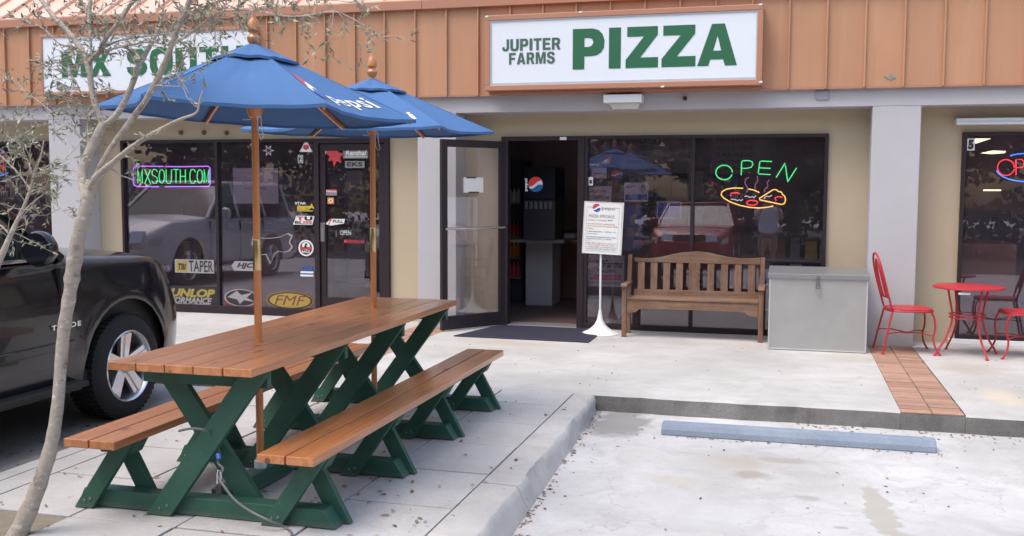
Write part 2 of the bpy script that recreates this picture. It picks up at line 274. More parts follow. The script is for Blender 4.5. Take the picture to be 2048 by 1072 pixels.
# ------------------------------------------------------------------ mesh helpers
class MB:
    def __init__(s): s.v = []; s.f = []; s.m = []
    def add(s, verts, faces, mi=0):
        n = len(s.v); s.v += [Vector(v) for v in verts]; s.f += [tuple(i+n for i in f) for f in faces]; s.m += [mi]*len(faces); return s
    def box(s, x0, x1, y0, y1, z0, z1, mi=0):
        return s.add([(x0, y0, z0), (x1, y0, z0), (x1, y1, z0), (x0, y1, z0), (x0, y0, z1), (x1, y0, z1), (x1, y1, z1), (x0, y1, z1)],
                     [(0, 3, 2, 1), (4, 5, 6, 7), (0, 1, 5, 4), (1, 2, 6, 5), (2, 3, 7, 6), (3, 0, 4, 7)], mi)
    def prism(s, pts, axis, a, b, mi=0):     # pts: 2D outline; axis: extrusion axis
        def mk(u, v, t): return {'Y': (u, t, v), 'X': (t, u, v), 'Z': (u, v, t)}[axis]
        n = len(pts)
        vs = [mk(u, v, a) for u, v in pts] + [mk(u, v, b) for u, v in pts]
        fs = [tuple(range(n)), tuple(range(2*n-1, n-1, -1))] + [(i, i+n, (i+1) % n+n, (i+1) % n) for i in range(n)]
        return s.add(vs, fs, mi)
    def bar(s, p, q, w, t, up=(0, 0, 1), mi=0):  # rectangular bar from p to q, w along side, t along up
        p = Vector(p); q = Vector(q); d = (q-p).normalized(); up = Vector(up)
        sd = d.cross(up).normalized()*w/2; u = sd.cross(d).normalized()*t/2
        vs = [p-sd-u, p+sd-u, p+sd+u, p-sd+u, q-sd-u, q+sd-u, q+sd+u, q-sd+u]
        return s.add(vs, [(0, 3, 2, 1), (4, 5, 6, 7), (0, 1, 5, 4), (1, 2, 6, 5), (2, 3, 7, 6), (3, 0, 4, 7)], mi)
    def tube(s, pts, rad, n=8, closed=False, mi=0):
        pts = [Vector(p) for p in pts]; k = len(pts); rr = rad if isinstance(rad, (list, tuple)) else [rad]*k
        base = len(s.v); ref = None
        for i, p in enumerate(pts):
            a = pts[(i-1) % k] if closed or i else p; b = pts[(i+1) % k] if closed or i < k-1 else p
            d = (b-a).normalized() if (b-a).length > 1e-9 else Vector((0, 0, 1))
            if ref is None: ref = d.orthogonal().normalized()
            else:
                ref = ref-d*ref.dot(d); ref = ref.normalized() if ref.length > 1e-6 else d.orthogonal().normalized()
            o = d.cross(ref)
            for j in range(n):
                t = 2*PI*j/n; s.v.append(p+(ref*math.cos(t)+o*math.sin(t))*rr[i])
        rng = k if closed else k-1
        for i in range(rng):
            for j in range(n):
                a = base+i*n+j; b = base+i*n+(j+1) % n; c = base+((i+1) % k)*n+(j+1) % n; d2 = base+((i+1) % k)*n+j
                s.f.append((a, b, c, d2)); s.m.append(mi)
        if not closed:
            s.f.append(tuple(base+j for j in range(n-1, -1, -1))); s.m.append(mi)
            s.f.append(tuple(base+(k-1)*n+j for j in range(n))); s.m.append(mi)
        return s
    def lathe(s, prof, c=(0, 0, 0), n=24, axis='Z', mi=0, cap=True):
        base = len(s.v); c = Vector(c)
        for r, h in prof:
            for j in range(n):
                t = 2*PI*j/n; a, b = r*math.cos(t), r*math.sin(t)
                s.v.append(c+Vector({'Z': (a, b, h), 'Y': (a, h, b), 'X': (h, a, b)}[axis]))
        for i in range(len(prof)-1):
            for j in range(n):
                s.f.append((base+i*n+j, base+i*n+(j+1) % n, base+(i+1)*n+(j+1) % n, base+(i+1)*n+j)); s.m.append(mi)
        for i in (0, len(prof)-1):
            if cap and prof[i][0] > 1e-6: s.f.append(tuple(base+i*n+j for j in range(n))); s.m.append(mi)
        return s
    def grid(s, rows, mi=0):
        base = len(s.v); n = len(rows[0])
        for r in rows: s.v += [Vector(p) for p in r]
        for i in range(len(rows)-1):
            for j in range(n-1):
                s.f.append((base+i*n+j, base+i*n+j+1, base+(i+1)*n+j+1, base+(i+1)*n+j)); s.m.append(mi)
        return s
    def build(s, name, mats, parent=None, smooth=False, bevel=0, local=False, recalc=True, loc=None):
        off = Vector((0, 0, 0))
        if parent is not None and not local:
            p = parent
            while p: off += p.location; p = p.parent
        me = bpy.data.meshes.new(name)
        me.from_pydata([tuple(v-off) for v in s.v], [], s.f)
        mats = mats if isinstance(mats, list) else [mats]
        for m in mats: me.materials.append(M[m] if isinstance(m, str) else m)
        if len(mats) > 1: me.polygons.foreach_set('material_index', s.m)
        if recalc:
            import bmesh
            bm = bmesh.new(); bm.from_mesh(me); bmesh.ops.recalc_face_normals(bm, faces=bm.faces); bm.to_mesh(me); bm.free()
        if smooth:
            me.polygons.foreach_set('use_smooth', [True]*len(me.polygons))
            try: me.set_sharp_from_angle(angle=R(40))
            except Exception: pass
        me.update()
        o = bpy.data.objects.new(name, me); COL.objects.link(o)
        if parent: o.parent = parent
        if loc: o.location = loc
        if bevel:
            b = o.modifiers.new('bevel', 'BEVEL'); b.width = bevel; b.segments = 2; b.limit_method = 'ANGLE'; b.angle_limit = R(50)
        return o
def tag(o, label=None, cat=None, group=None, kind=None):
    for k, v in (('label', label), ('category', cat), ('group', group), ('kind', kind)):
        if v: o[k] = v
    return o
def thing(name, label, cat, loc=(0, 0, 0), group=None, rz=0):
    o = bpy.data.objects.new(name, None); COL.objects.link(o); o.location = loc; o.rotation_euler = (0, 0, rz); o.empty_display_size = 0.1
    return tag(o, label, cat, group)
def inst(src, name, parent, loc):
    o = bpy.data.objects.new(name, src.data); COL.objects.link(o); o.parent = parent; o.location = loc
    for m in src.modifiers:
        n = o.modifiers.new(m.name, m.type)
        if m.type == 'BEVEL': n.width = m.width; n.segments = m.segments; n.limit_method = m.limit_method; n.angle_limit = m.angle_limit
    return o
def copy_tree(o, parent=None):
    c = o.copy(); COL.objects.link(c); c.parent = parent
    for ch in list(o.children): copy_tree(ch, c)
    return c

# 2D outlines (list of closed splines, holes allowed) -> triangulated points, faces
def fill2d(splines, ext=0.0):
    cu = bpy.data.curves.new('c', 'CURVE'); cu.dimensions = '2D'; cu.fill_mode = 'BOTH'; cu.extrude = ext
    for pts in splines:
        sp = cu.splines.new('POLY'); sp.points.add(len(pts)-1); sp.use_cyclic_u = True
        for i, (x, y) in enumerate(pts): sp.points[i].co = (x, y, 0, 1)
    o = bpy.data.objects.new('c', cu); me = o.to_mesh()
    vs = [tuple(v.co) for v in me.vertices]; fs = [tuple(p.vertices) for p in me.polygons]
    o.to_mesh_clear(); bpy.data.objects.remove(o); bpy.data.curves.remove(cu)
    return vs, fs
def text2d(txt, bold=0.0, shear=0.0, ext=0.0, spacing=1.0):
    cu = bpy.data.curves.new('t', 'FONT'); cu.body = txt; cu.offset = bold; cu.shear = shear; cu.resolution_u = 3; cu.extrude = ext; cu.space_character = spacing
    o = bpy.data.objects.new('t', cu); me = o.to_mesh()
    vs = [tuple(v.co) for v in me.vertices]; fs = [tuple(p.vertices) for p in me.polygons]
    o.to_mesh_clear(); bpy.data.objects.remove(o); bpy.data.curves.remove(cu)
    return vs, fs
def fit(vs, box):
    x0 = min(v[0] for v in vs); x1 = max(v[0] for v in vs); y0 = min(v[1] for v in vs); y1 = max(v[1] for v in vs)
    a, b, c, d = box
    return [(a+(v[0]-x0)/(x1-x0)*(c-a), b+(v[1]-y0)/(y1-y0)*(d-b)) for v in vs]
def wallprint(mb, vf, box, Y, mi=0, th=0.002):
    """flat print facing -Y, fitted into box (x0,z0,x1,z1)"""
    vs, fs = vf; p = fit(vs, box) if box else [(v[0], v[1]) for v in vs]
    n = len(p)
    mb.add([(x, Y, z) for x, z in p], fs, mi)
def pbox(x0, y0, x1, y1, Y):
    """pixel rectangle (top-left, bottom-right) -> world x0,z0,x1,z1 on plane Y"""
    a = at(x0, y1, Y=Y); b = at(x1, y0, Y=Y); return (a.x, a.z, b.x, b.z)
def circ(cx, cy, rx, ry=None, n=24, a0=0, a1=2*PI):
    ry = ry or rx
    return [(cx+rx*math.cos(a0+(a1-a0)*i/n), cy+ry*math.sin(a0+(a1-a0)*i/n)) for i in range(n if abs(a1-a0-2*PI) < 1e-6 else n+1)]
def globe_parts(cx, cy, rx, ry):
    """red top, white wave, blue bottom discs as three filled outlines"""
    wave = lambda t, o: 0.30*math.sin((t+1)*PI*0.5)*0.0 + o + 0.33*t + 0.16*math.sin(t*PI)
    def clip(lo, hi):
        top = []; bot = []
        for i in range(25):
            t = -1+2*i/24; h = math.sqrt(max(0, 1-t*t)); a = max(-h, min(h, lo(t))); b = max(-h, min(h, hi(t)))
            top.append((cx+rx*t, cy+ry*b)); bot.append((cx+rx*t, cy+ry*a))
        return top+bot[::-1]
    w1 = lambda t: 0.10+0.42*t+0.14*math.sin(t*PI); w2 = lambda t: -0.32+0.18*t+0.20*math.sin(t*PI)
    return clip(lambda t: w1(t), lambda t: 2), clip(lambda t: w2(t), lambda t: w1(t)), clip(lambda t: -2, lambda t: w2(t))

# ------------------------------------------------------------------ ground
LOT = -0.13
g = MB(); g.add([(-150, -150, LOT), (150, -150, LOT), (150, 150, LOT), (-150, 150, LOT)], [(0, 1, 2, 3)])
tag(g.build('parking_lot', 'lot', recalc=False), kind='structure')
g = MB(); g.box(-60, 60, -60, -3.2, LOT-0.2, LOT+0.004)
tag(g.build('added_road', basic('asphalt', (0.055, 0.053, 0.05), .9, var=.2, nscale=3)), kind='structure')  # asphalt strip added out of view to darken reflections in the glass
# walkway: slab in front of shops, with a recess for each brick strip
WY0 = 7.48
strips = [(0.80, 1.225), (-4.0, -3.575)]
mb = MB()
edges = [-32, -4.0, -3.575, 0.80, 1.225, 22]
# top follows a slightly ragged front edge
def rag(x): return WY0 + 0.008*math.sin(x*3.1)+0.006*math.sin(x*11.7+1)+0.005*math.sin(x*29)
for a, b in ((-32, -4.0), (-3.575, 0.80), (1.225, 22)):
    n = max(2, int((b-a)/0.12)) if b-a < 6 else int((b-a)/0.25)
    xs = [a+(b-a)*i/n for i in range(n+1)]
    for i in range(n):
        x0, x1 = xs[i], xs[i+1]
        mb.add([(x0, rag(x0)+0.018, 0), (x1, rag(x1)+0.018, 0), (x1, 11.02, 0), (x0, 11.02, 0)], [(0, 1, 2, 3)])
        mb.add([(x0, rag(x0), -0.014), (x1, rag(x1), -0.014), (x1, rag(x1)+0.018, 0), (x0, rag(x0)+0.018, 0)], [(0, 1, 2, 3)])
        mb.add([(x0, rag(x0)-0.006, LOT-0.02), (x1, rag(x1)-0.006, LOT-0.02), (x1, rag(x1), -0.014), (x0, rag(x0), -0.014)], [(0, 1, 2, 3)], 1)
for a, b in strips:
    mb.box(a, b, WY0, 10.65, LOT-0.02, -0.012, 2)
    mb.box(a, b, WY0-0.005, WY0+0.02, LOT-0.02, -0.012, 1)
    mb.add([(a, 10.65, 0), (b, 10.65, 0), (b, 11.02, 0), (a, 11.02, 0)], [(0, 1, 2, 3)])
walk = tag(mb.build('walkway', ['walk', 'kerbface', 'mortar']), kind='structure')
bm0 = None
for a, b in strips:
    for r in range(30):
        for c in range(2):
            wd = (b-a)/2-0.008
            if bm0 is None:
                q = MB(); q.box(-wd/2, wd/2, -0.0460, 0.0460, -0.03, 0.0); bm0 = q.build('brick', 'brick', walk, local=True, bevel=0.004); o = bm0
            else: o = inst(bm0, 'brick', walk, (0, 0, 0))
            o.location = (a+(b-a)*(0.25+0.5*c)+random.uniform(-.001, .001), WY0+0.055+r*0.1045, random.uniform(-0.003, 0.003)); o.rotation_euler = (0, 0, random.uniform(-.012, .012))

# patio: grit bed, slabs, kerbs
mb = MB(); mb.box(-4.0, -1.5, 1.0, 7.46, LOT-0.05, -0.012); patio = tag(mb.build('patio', 'joint'), kind='structure')
mb = MB(); mb.box(-3.818, -3.252, 3.40, 3.965, -0.0115, -0.0075); tag(mb.build('soil_patch', 'soil'), kind='structure')
XJ = [-1.535, -2.10, -2.68, -3.25, -3.82]; YJ = [1.55, 2.16, 2.77, 3.37, 3.97, 4.58, 5.19, 5.79, 6.39, 6.99, 7.455]
for i in range(4):
    for j in range(len(YJ)-1):
        if i == 3 and j == 3: continue
        if i == 3 and j < 3: pass
        x1, x0 = XJ[i]-0.0055, XJ[i+1]+0.0055; y0, y1 = YJ[j]+0.0055, YJ[j+1]-0.0055
        cx, cy = (x0+x1)/2, (y0+y1)/2
        q = MB(); q.box(x0-cx, x1-cx, y0-cy, y1-cy, -0.05, 0)
        o = q.build('paving_slab', 'slab', patio, local=True, bevel=0.004); o.location = (cx, cy, random.uniform(-0.003, 0.002)); o.rotation_euler = (random.uniform(-.003, .003), random.uniform(-.003, .003), random.uniform(-.002, .002))
# left narrow margin and left kerb
def kerb(name, path, inner, outer_top, outer_bot, joints, flip=1):
    """path of y stations; kerb sections as separate pieces under one kerb"""
    pass
ker = MB()
def kerb_section(y0, y1, right=True):
    q = MB(); n = max(3, int((y1-y0)/0.05)); rows = []
    for i in range(n+1):
        y = y0+0.004+(y1-y0-0.008)*i/n
        if right:
            xb = -1.24-(y-4.4)*0.036; nz = 0.004*math.sin(y*9.1)+0.004*math.sin(y*23+2)+0.003*math.sin(y*51)
            nz -= 0.020*max(0, 1-abs(y-5.5)/.28)**.5+0.016*max(0, 1-abs(y-6.55)/.16)**.5
            xt = -1.33-(y-5)*0.020+nz; xi = -1.529
            rows.append([(xi, y, -0.05), (xi, y, 0.0), (xi+0.006, y, 0.003), (xt-0.012, y, 0.0), (xt+.004, y, -0.008), (xt+0.022, y, -0.045+nz*0.5), (xb-0.02, y, -0.10), (xb, y, LOT-0.01)])
        else:
            xi = -3.996; xt = -4.14; xb = -4.17
            rows.append([(xi, y, -0.05), (xi, y, 0.0), (xi-0.02, y, 0.002), (xt+0.03, y, -0.002), (xt, y, -0.015), (xt-0.015, y, -0.05), (xb, y, -0.10), (xb, y, LOT-0.01)])
    q.grid(rows)
    b = 0
    m = len(rows[0]); q.f.append(tuple(range(m))); q.m.append(0); q.f.append(tuple(len(rows)*m-1-k for k in range(m))); q.m.append(0)
    return q
kr = tag(kerb_section(5.02, 7.46).build('kerb', 'kerb', smooth=True), kind='structure')
kerb_section(2.0, 5.02).build('kerb_section', 'kerb', kr, smooth=True)
kl = tag(kerb_section(4.3, 7.46, False).build('kerb', 'kerb', smooth=True), kind='structure')
kerb_section(1.5, 4.3, False).build('kerb_section', 'kerb', kl, smooth=True)
q = MB(); q.box(-3.992, -3.826, 1.5, 7.455, -0.05, -0.002); tag(q.build('patio_margin', 'slab'), kind='structure')

# wheel stop
ws = MB()
prof = [(-0.08, 0), (-0.072, 0.04), (-0.045, 0.078), (0.045, 0.078), (0.072, 0.04), (0.08, 0)]
ws.prism([(6.93+u, LOT+v) for u, v in prof], 'X', -0.80, 0.96)
o = ws.build('wheel_stop', 'bluekerb', bevel=0.008)
tag(o, 'blue painted concrete wheel stop lying in the empty parking bay', 'wheel stop')

# leaf litter
lm = MB()
def leaf_at(x, y, z, s, sink=0.003):
    a = random.uniform(0, 2*PI); c, sn = math.cos(a), math.sin(a); wdt = s*random.uniform(0.28, 0.45); t = random.uniform(0.002, 0.008)
    P = [(-s, 0, 0), (-s*.3, wdt, t*.4), (s*.5, wdt*.8, t), (s, 0, 0.001), (s*.4, -wdt*.8, t*.8), (-s*.4, -wdt, 0.001)]
    lm.add([(x+u*c-v*sn, y+u*sn+v*c, z+h+sink) for u, v, h in P], [(0, 1, 2, 3, 4, 5)])
for i in range(150):
    y = random.uniform(3.6, 7.44); x = -1.24-(y-4.4)*0.036+abs(random.gauss(0.012, 0.022)); leaf_at(x, y, LOT, random.uniform(.007, .02))
for i in range(90): leaf_at(random.uniform(-1.2, 3), random.uniform(4, 7.4), LOT, random.uniform(.005, .018))
for i in range(120): leaf_at(random.uniform(.1, 3), 7.46-abs(random.gauss(0, .09)), LOT, random.uniform(.008, .02))
for i in range(60): leaf_at(random.uniform(-.7, 1.0), 6.84-abs(random.gauss(0, .03)), LOT, random.uniform(.006, .016))
for i in range(110): leaf_at(random.uniform(-3.5, 3), random.uniform(7.6, 10.6), 0.001, random.uniform(.006, .016))
for i in range(110): leaf_at(random.uniform(-3.8, -1.4), random.uniform(3.7, 7.4), 0.001, random.uniform(.006, .016))
for i in range(200): leaf_at(random.uniform(-4.9, -4.2), random.uniform(3.5, 6.2), LOT, random.uniform(.008, .025))
for i in range(55): leaf_at(random.uniform(-3.4, -1.45), random.uniform(4.0, 7.2), 0.001, random.uniform(.014, .026))
for i in range(26): leaf_at(-2.2+random.gauss(0, .35), 4.55+random.gauss(0, .25), 0.001, random.uniform(.014, .024))
tag(lm.build('leaf_litter', 'litter', recalc=False), kind='stuff', label='small brown fallen leaves scattered over the concrete and along the kerb', cat='leaves')

# ------------------------------------------------------------------ building
bld = thing('strip_mall', 'low strip mall with tan stucco, grey pillars and terracotta metal fascia', 'building', (0, 11, 0))
HEAD = 2.125
WIN = [(-12.6, -9.06), (-8.05, -4.46), (-3.107, 0.392), (1.665, 5.0)]
xs = [-32]+[v for wdw in WIN for v in wdw]+[22]
for i in range(0, len(xs), 2):
    q = MB(); q.box(xs[i], xs[i+1], 11.0, 11.2, 0, HEAD); q.build('wall', 'stucco', bld)
q = MB(); q.box(-32, 22, 11.0, 11.2, HEAD, 2.9); q.build('wall_header', 'stucco', bld)
for cx in (-13.4, -8.615, -3.765, 1.01, 5.8):
    q = MB(); q.box(cx-0.225, cx+0.225, 10.65, 10.998, -0.01, 2.368); q.build('pillar', 'greystucco', bld, bevel=0.006)
q = MB(); q.box(-32, 22, 10.651, 10.997, 2.37, 2.56); q.build('beam', 'greystucco', bld, bevel=0.004)
# fascia of standing seam panels
FY = 10.60; FZ0, FZ1 = 2.545, 3.50
pan = rib = rp = rr_ = None
k0 = -36
sl = math.tan(R(32))
for k in range(k0, 16):
    x = 0.333+0.36*k
    if pan is None:
        q = MB(); q.box(0.003, 0.357, 0, 0.03, 0, FZ1-FZ0); pan = q.build('fascia_panel', 'copper', bld, local=True); o = pan
        q = MB(); q.box(-0.009, 0.009, -0.032, -0.001, 0.004, FZ1-FZ0-0.01); rib = q.build('standing_seam', 'copper', bld, local=True, bevel=0.003); o2 = rib
        q = MB()
        q.add([(0.002, 0, 0), (0.358, 0, 0), (0.358, 4.6, 4.6*sl), (0.002, 4.6, 4.6*sl), (0.002, 0, -0.02), (0.358, 0, -0.02), (0.358, 4.6, 4.6*sl-0.02), (0.002, 4.6, 4.6*sl-0.02)],
              [(0, 1, 2, 3), (7, 6, 5, 4), (0, 4, 5, 1), (1, 5, 6, 2), (2, 6, 7, 3), (3, 7, 4, 0)])
        rp = q.build('roof_panel', 'rooftin', bld, local=True); o3 = rp
        q = MB()
        q.add([(-.012, 0.004, -.015), (.012, 0.004, -.015), (.012, 4.6, 4.6*sl-.015), (-.012, 4.6, 4.6*sl-.015), (-.010, 0.004, .042), (.010, 0.004, .042), (.010, 4.6, 4.6*sl+.042), (-.010, 4.6, 4.6*sl+.042)],
              [(0, 3, 2, 1), (4, 5, 6, 7), (0, 1, 5, 4), (1, 2, 6, 5), (2, 3, 7, 6), (3, 0, 4, 7)])
        rr_ = q.build('roof_seam', 'rooftin', bld, local=True); o4 = rr_
    else:
        o = inst(pan, 'fascia_panel', bld, (0, 0, 0)); o2 = inst(rib, 'standing_seam', bld, (0, 0, 0)); o3 = inst(rp, 'roof_panel', bld, (0, 0, 0)); o4 = inst(rr_, 'roof_seam', bld, (0, 0, 0))
    o.location = (x, FY-11, FZ0); o2.location = (x, FY-11, FZ0)
    o3.location = (x, FY-11-0.03, 3.60); o4.location = (x, FY-11-0.03, 3.60)
q = MB()
q.prism([(FY-0.055, 3.49), (FY-0.055, 3.585), (FY-0.015, 3.592), (FY+0.2, 3.60), (FY+0.2, 3.49)], 'X', -12.7, -3.9)
q.build('roof_trim', 'copper_dark', bld, bevel=0.004)
q = MB()
q.prism([(FY-0.058, 3.488), (FY-0.058, 3.585), (FY-0.015, 3.592), (FY+0.2, 3.60), (FY+0.2, 3.488)], 'X', -3.896, 6.1)
q.build('roof_trim', 'copper_dark', bld, bevel=0.004)
q = MB(); q.box(-12.7, 6.1, FY-0.012, FY-0.002, FZ0-0.004, FZ0+0.014); q.build('drip_edge', 'copper_dark', bld)
# plain continuation of fascia and roof outside the frame
for a, b in ((-32, -12.7), (6.1, 22)):
    q = MB(); q.box(a, b, FY, FY+0.03, FZ0, FZ1+.1); q.build('fascia', 'copper', bld)
    q = MB(); q.add([(a, FY-.03, 3.6), (b, FY-.03, 3.6), (b, FY+4.57, 3.6+4.6*sl), (a, FY+4.57, 3.6+4.6*sl)], [(0, 1, 2, 3)]); q.build('roof', 'rooftin', bld)
q = MB(); q.box(-32, 22, 15.2, 18, 0, 6.4); q.build('rear_block', 'interior', bld)
# interiors
for (a, b) in ((-13.3, -8.65), (-8.6, -3.8), (-3.75, 0.98), (1.04, 5.75)):
    q = MB(); q.box(a, b, 15.0, 15.1, 0, 2.85); q.build('interior_wall', 'interior', bld)
    q = MB(); q.box(a, b, 11.21, 15.0, -0.02, 0.006); q.build('interior_floor', 'ifloor', bld)
    q = MB(); q.box(a, b, 11.21, 15.0, 2.6, 2.65); q.build('interior_ceiling', 'iceil', bld)
    for x in (a, b-0.02):
        q = MB(); q.box(x, x+0.02, 11.21, 15.0, 0.01, 2.6); q.build('partition', 'interior', bld)

def pane(q, x0, x1, z0, z1, Y=11.0):
    t = lambda z: Y+0.0094*(z-1.0)
    vs = [(x0, t(z0)-.003, z0), (x1, t(z0)-.003, z0), (x1, t(z1)-.003, z1), (x0, t(z1)-.003, z1), (x0, t(z0)+.003, z0), (x1, t(z0)+.003, z0), (x1, t(z1)+.003, z1), (x0, t(z1)+.003, z1)]
    return q.add(vs, [(0, 1, 2, 3), (7, 6, 5, 4), (0, 4, 5, 1), (1, 5, 6, 2), (2, 6, 7, 3), (3, 7, 4, 0)])
def shop_window(x0, x1, mulls, z0=0.0, rail=0.10, label=None):
    q = MB(); fr = 0.036
    q.box(x0, x1, 10.955, 11.06, HEAD-fr, HEAD-0.002); q.box(x0, x1, 10.955, 11.06, z0+0.002, z0+rail)
    q.box(x0, x0+fr, 10.956, 11.059, z0+rail, HEAD-fr); q.box(x1-fr, x1, 10.956, 11.059, z0+rail, HEAD-fr)
    wn = q.build('shop_window', 'bronze', bld, bevel=0.003)
    ed = [x0+fr]+[m for m in mulls]+[x1-fr]
    for m in mulls:
        q = MB(); q.box(m-0.02, m+0.02, 10.957, 11.058, z0+rail, HEAD-fr); q.build('mullion', 'bronze', wn, bevel=0.003)
    for i in range(len(ed)-1):
        a = ed[i]+(0.02 if i else 0); b = ed[i+1]-(0.02 if i < len(ed)-2 else 0)
        pane(MB(), a, b, z0+rail, HEAD-fr).build('pane', 'glass', wn, recalc=False)
    return wn
shop_window(-12.6, -9.06, [-11.4, -10.2])
shop_window(-8.05, -5.375, [-6.71])
shop_window(-2.16, 0.392, [-0.985], rail=0.06)
shop_window(1.665, 5.0, [3.4], z0=0.05, rail=0.04)
q = MB(); q.box(1.6, 5.1, 10.93, 10.997, 0, 0.05); q.build('window_sill', 'whitepaint', bld, bevel=0.004)
# closed glazed door of the motorcycle shop
q = MB(); q.box(-5.374, -5.346, 10.95, 11.065, 0, HEAD-.002); q.box(-4.52, -4.46, 10.95, 11.065, 0, HEAD-.002); q.box(-5.346, -4.52, 10.95, 11.065, HEAD-0.06, HEAD-.002)
q.build('door_frame', 'bronze', bld, bevel=0.003)
q = MB(); X0, X1 = -5.342, -4.525
q.box(X0, X1, 10.975, 11.03, 0.01, 0.25); q.box(X0, X1, 10.975, 11.03, 1.98, HEAD-0.065); q.box(X0, X0+.07, 10.976, 11.029, .25, 1.98); q.box(X1-.07, X1, 10.976, 11.029, .25, 1.98)
dr = q.build('shop_door', 'bronze', bld, bevel=0.003)
pane(MB(), X0+.07, X1-.07, .25, 1.98).build('pane', 'glass', dr, recalc=False)
q = MB()
for dx in (0, .018, .036):
    a = at(642.5, 445, Y=10.93); b = at(642.5, 483, Y=10.93); q.tube([(a.x+dx, 10.93, a.z), (a.x+dx, 10.93, b.z)], 0.0055, 8)
q.build('door_handle', 'chrome', dr, smooth=True)
# pizza shop doorway and open leaf
q = MB(); q.box(-3.107, -3.03, 10.95, 11.065, 0, HEAD-.002); q.box(-2.235, -2.162, 10.95, 11.065, 0, HEAD-.002); q.box(-3.03, -2.235, 10.95, 11.065, HEAD-0.05, HEAD-.002)
q.build('door_frame', 'bronze', bld, bevel=0.003)
q = MB(); q.box(-3.03, -2.235, 10.95, 11.2, 0.0, 0.014); q.build('door_sill', 'steel', bld)
lf = MB(); Lw = 0.86; a_ = R(53.5); H = Vector((-3.075, 10.965, 0)); dv = Vector((-math.cos(a_), -math.sin(a_), 0)); nv = Vector((dv.y, -dv.x, 0))
def leafbox(q, s0, s1, z0, z1, t0=-0.022, t1=0.022):
    pts = []
    for z in (z0, z1):
        for (s, t) in ((s0, t0), (s1, t0), (s1, t1), (s0, t1)): pts.append(H+dv*s+nv*t+Vector((0, 0, z)))
    return q.add(pts, [(0, 3, 2, 1), (4, 5, 6, 7), (0, 1, 5, 4), (1, 2, 6, 5), (2, 3, 7, 6), (3, 0, 4, 7)])
for s0, s1, z0, z1 in ((0, .07, .012, 2.07), (Lw-.075, Lw, .012, 2.07), (.07, Lw-.075, 1.99, 2.07), (.07, Lw-.075, .012, .16)): leafbox(lf, s0, s1, z0, z1)
dl = lf.build('open_door', 'bronze', bld, bevel=0.003)
leafbox(MB(), .07, Lw-.075, .16, 1.99, -.003, .003).build('pane', 'doorglass', dl, recalc=False)
q = MB(); q.tube([H+dv*.03+nv*-.055+Vector((0, 0, 1.11)), H+dv*(Lw-.03)+nv*-.055+Vector((0, 0, 1.11))], 0.013, 10)
q.tube([H+dv*.03+nv*.055+Vector((0, 0, 1.11)), H+dv*(Lw-.03)+nv*.055+Vector((0, 0, 1.11))], 0.013, 10); q.build('push_bar', 'alloy', dl, smooth=True)
q = MB(); leafbox(q, .30, .56, 1.50, 1.665, -.010, -.005); leafbox(q, .30, .56, 1.50, 1.665, .005, .010)
pp = q.build('paper_notice', 'paper'); tag(pp, 'blank white paper notice taped on the open glass door', 'notice')
q = MB()
for nn in (-1, 1):
    for s0, s1, z in ((.36, .50, 1.503), (.40, .53, 1.662)): leafbox(q, s0, s1, z-.007, z+.007, nn*.0115-.001, nn*.0115+.001)
q.build('tape', 'black', pp)
# small white tag above the door
b = pbox(1120, 274, 1133, 280, 10.948)
q = MB(); q.box(b[0], b[2], 10.94, 10.952, b[1], b[3]); tag(q.build('door_tag', 'paper'), 'tiny white tag on the lintel over the pizza shop doorway', 'tag')

# conduit / gutter box over right window
a = at(1912, 237, Y=10.9); b = at(1912, 250, Y=10.9)
q = MB(); q.box(a.x, 5.1, 10.86, 10.999, b.z, a.z); q.box(a.x+.0, 5.1, 10.83, 10.86, b.z, b.z+.02)
tag(q.build('shutter_housing', 'whitepaint', bevel=0.006), 'long pale grey shutter housing mounted over the right hand shop window', 'housing')
# grey patch on beam, bolts
a = at(1632, 182, Y=10.64); b = at(1658, 199, Y=10.64)
q = MB(); q.box(a.x, b.x, 10.636, 10.650, b.z, a.z); tag(q.build('junction_box', basic('mid_grey', (0.30, 0.30, 0.36), .7), bevel=.002), 'small square grey cover plate on the beam right of the pizza sign', 'cover plate')
for i, (x, y) in enumerate(((361, 265), (407, 265), (452, 266))):
    c = at(x, y, Y=10.98); q = MB(); q.lathe([(0.0, -.03), (.018, -.03), (.018, 0), (.03, 0), (.03, .012)], (c.x, 10.985, c.z), 10, 'Y')
    tag(q.build('anchor_bolt', basic('rusty', (0.16, .12, .08), .8)), ('leftmost', 'middle', 'rightmost')[i]+' of three small rusty bolts in the stucco over the motorcycle shop window', 'bolt', 'bolts over the motorcycle shop window')
c = at(1370, 197, Y=10.64); q = MB(); q.lathe([(0.0, -.03), (.012, -.03), (.022, -.012), (.022, 0.01)], (c.x, 10.64, c.z), 12, 'Y')
tag(q.build('hook_plate', 'plastic'), 'small round dark hook plate on the beam under the pizza sign', 'hook')
# paint chip on fascia
vs = [(1767, 153), (1776, 152), (1781, 149), (1790, 152), (1792, 156), (1786, 157), (1782, 160), (1775, 157)]
q = MB(); pts = [at(x, y, Y=10.597) for x, y in vs]; q.prism([(p.x, p.z) for p in pts], 'Y', 10.594, 10.5985)
tag(q.build('peeled_patch', basic('peeled_metal', (0.2, .25, .22), .7, var=.6, nscale=60)), 'small peeled grey patch on the fascia right of the pizza sign', 'patch')
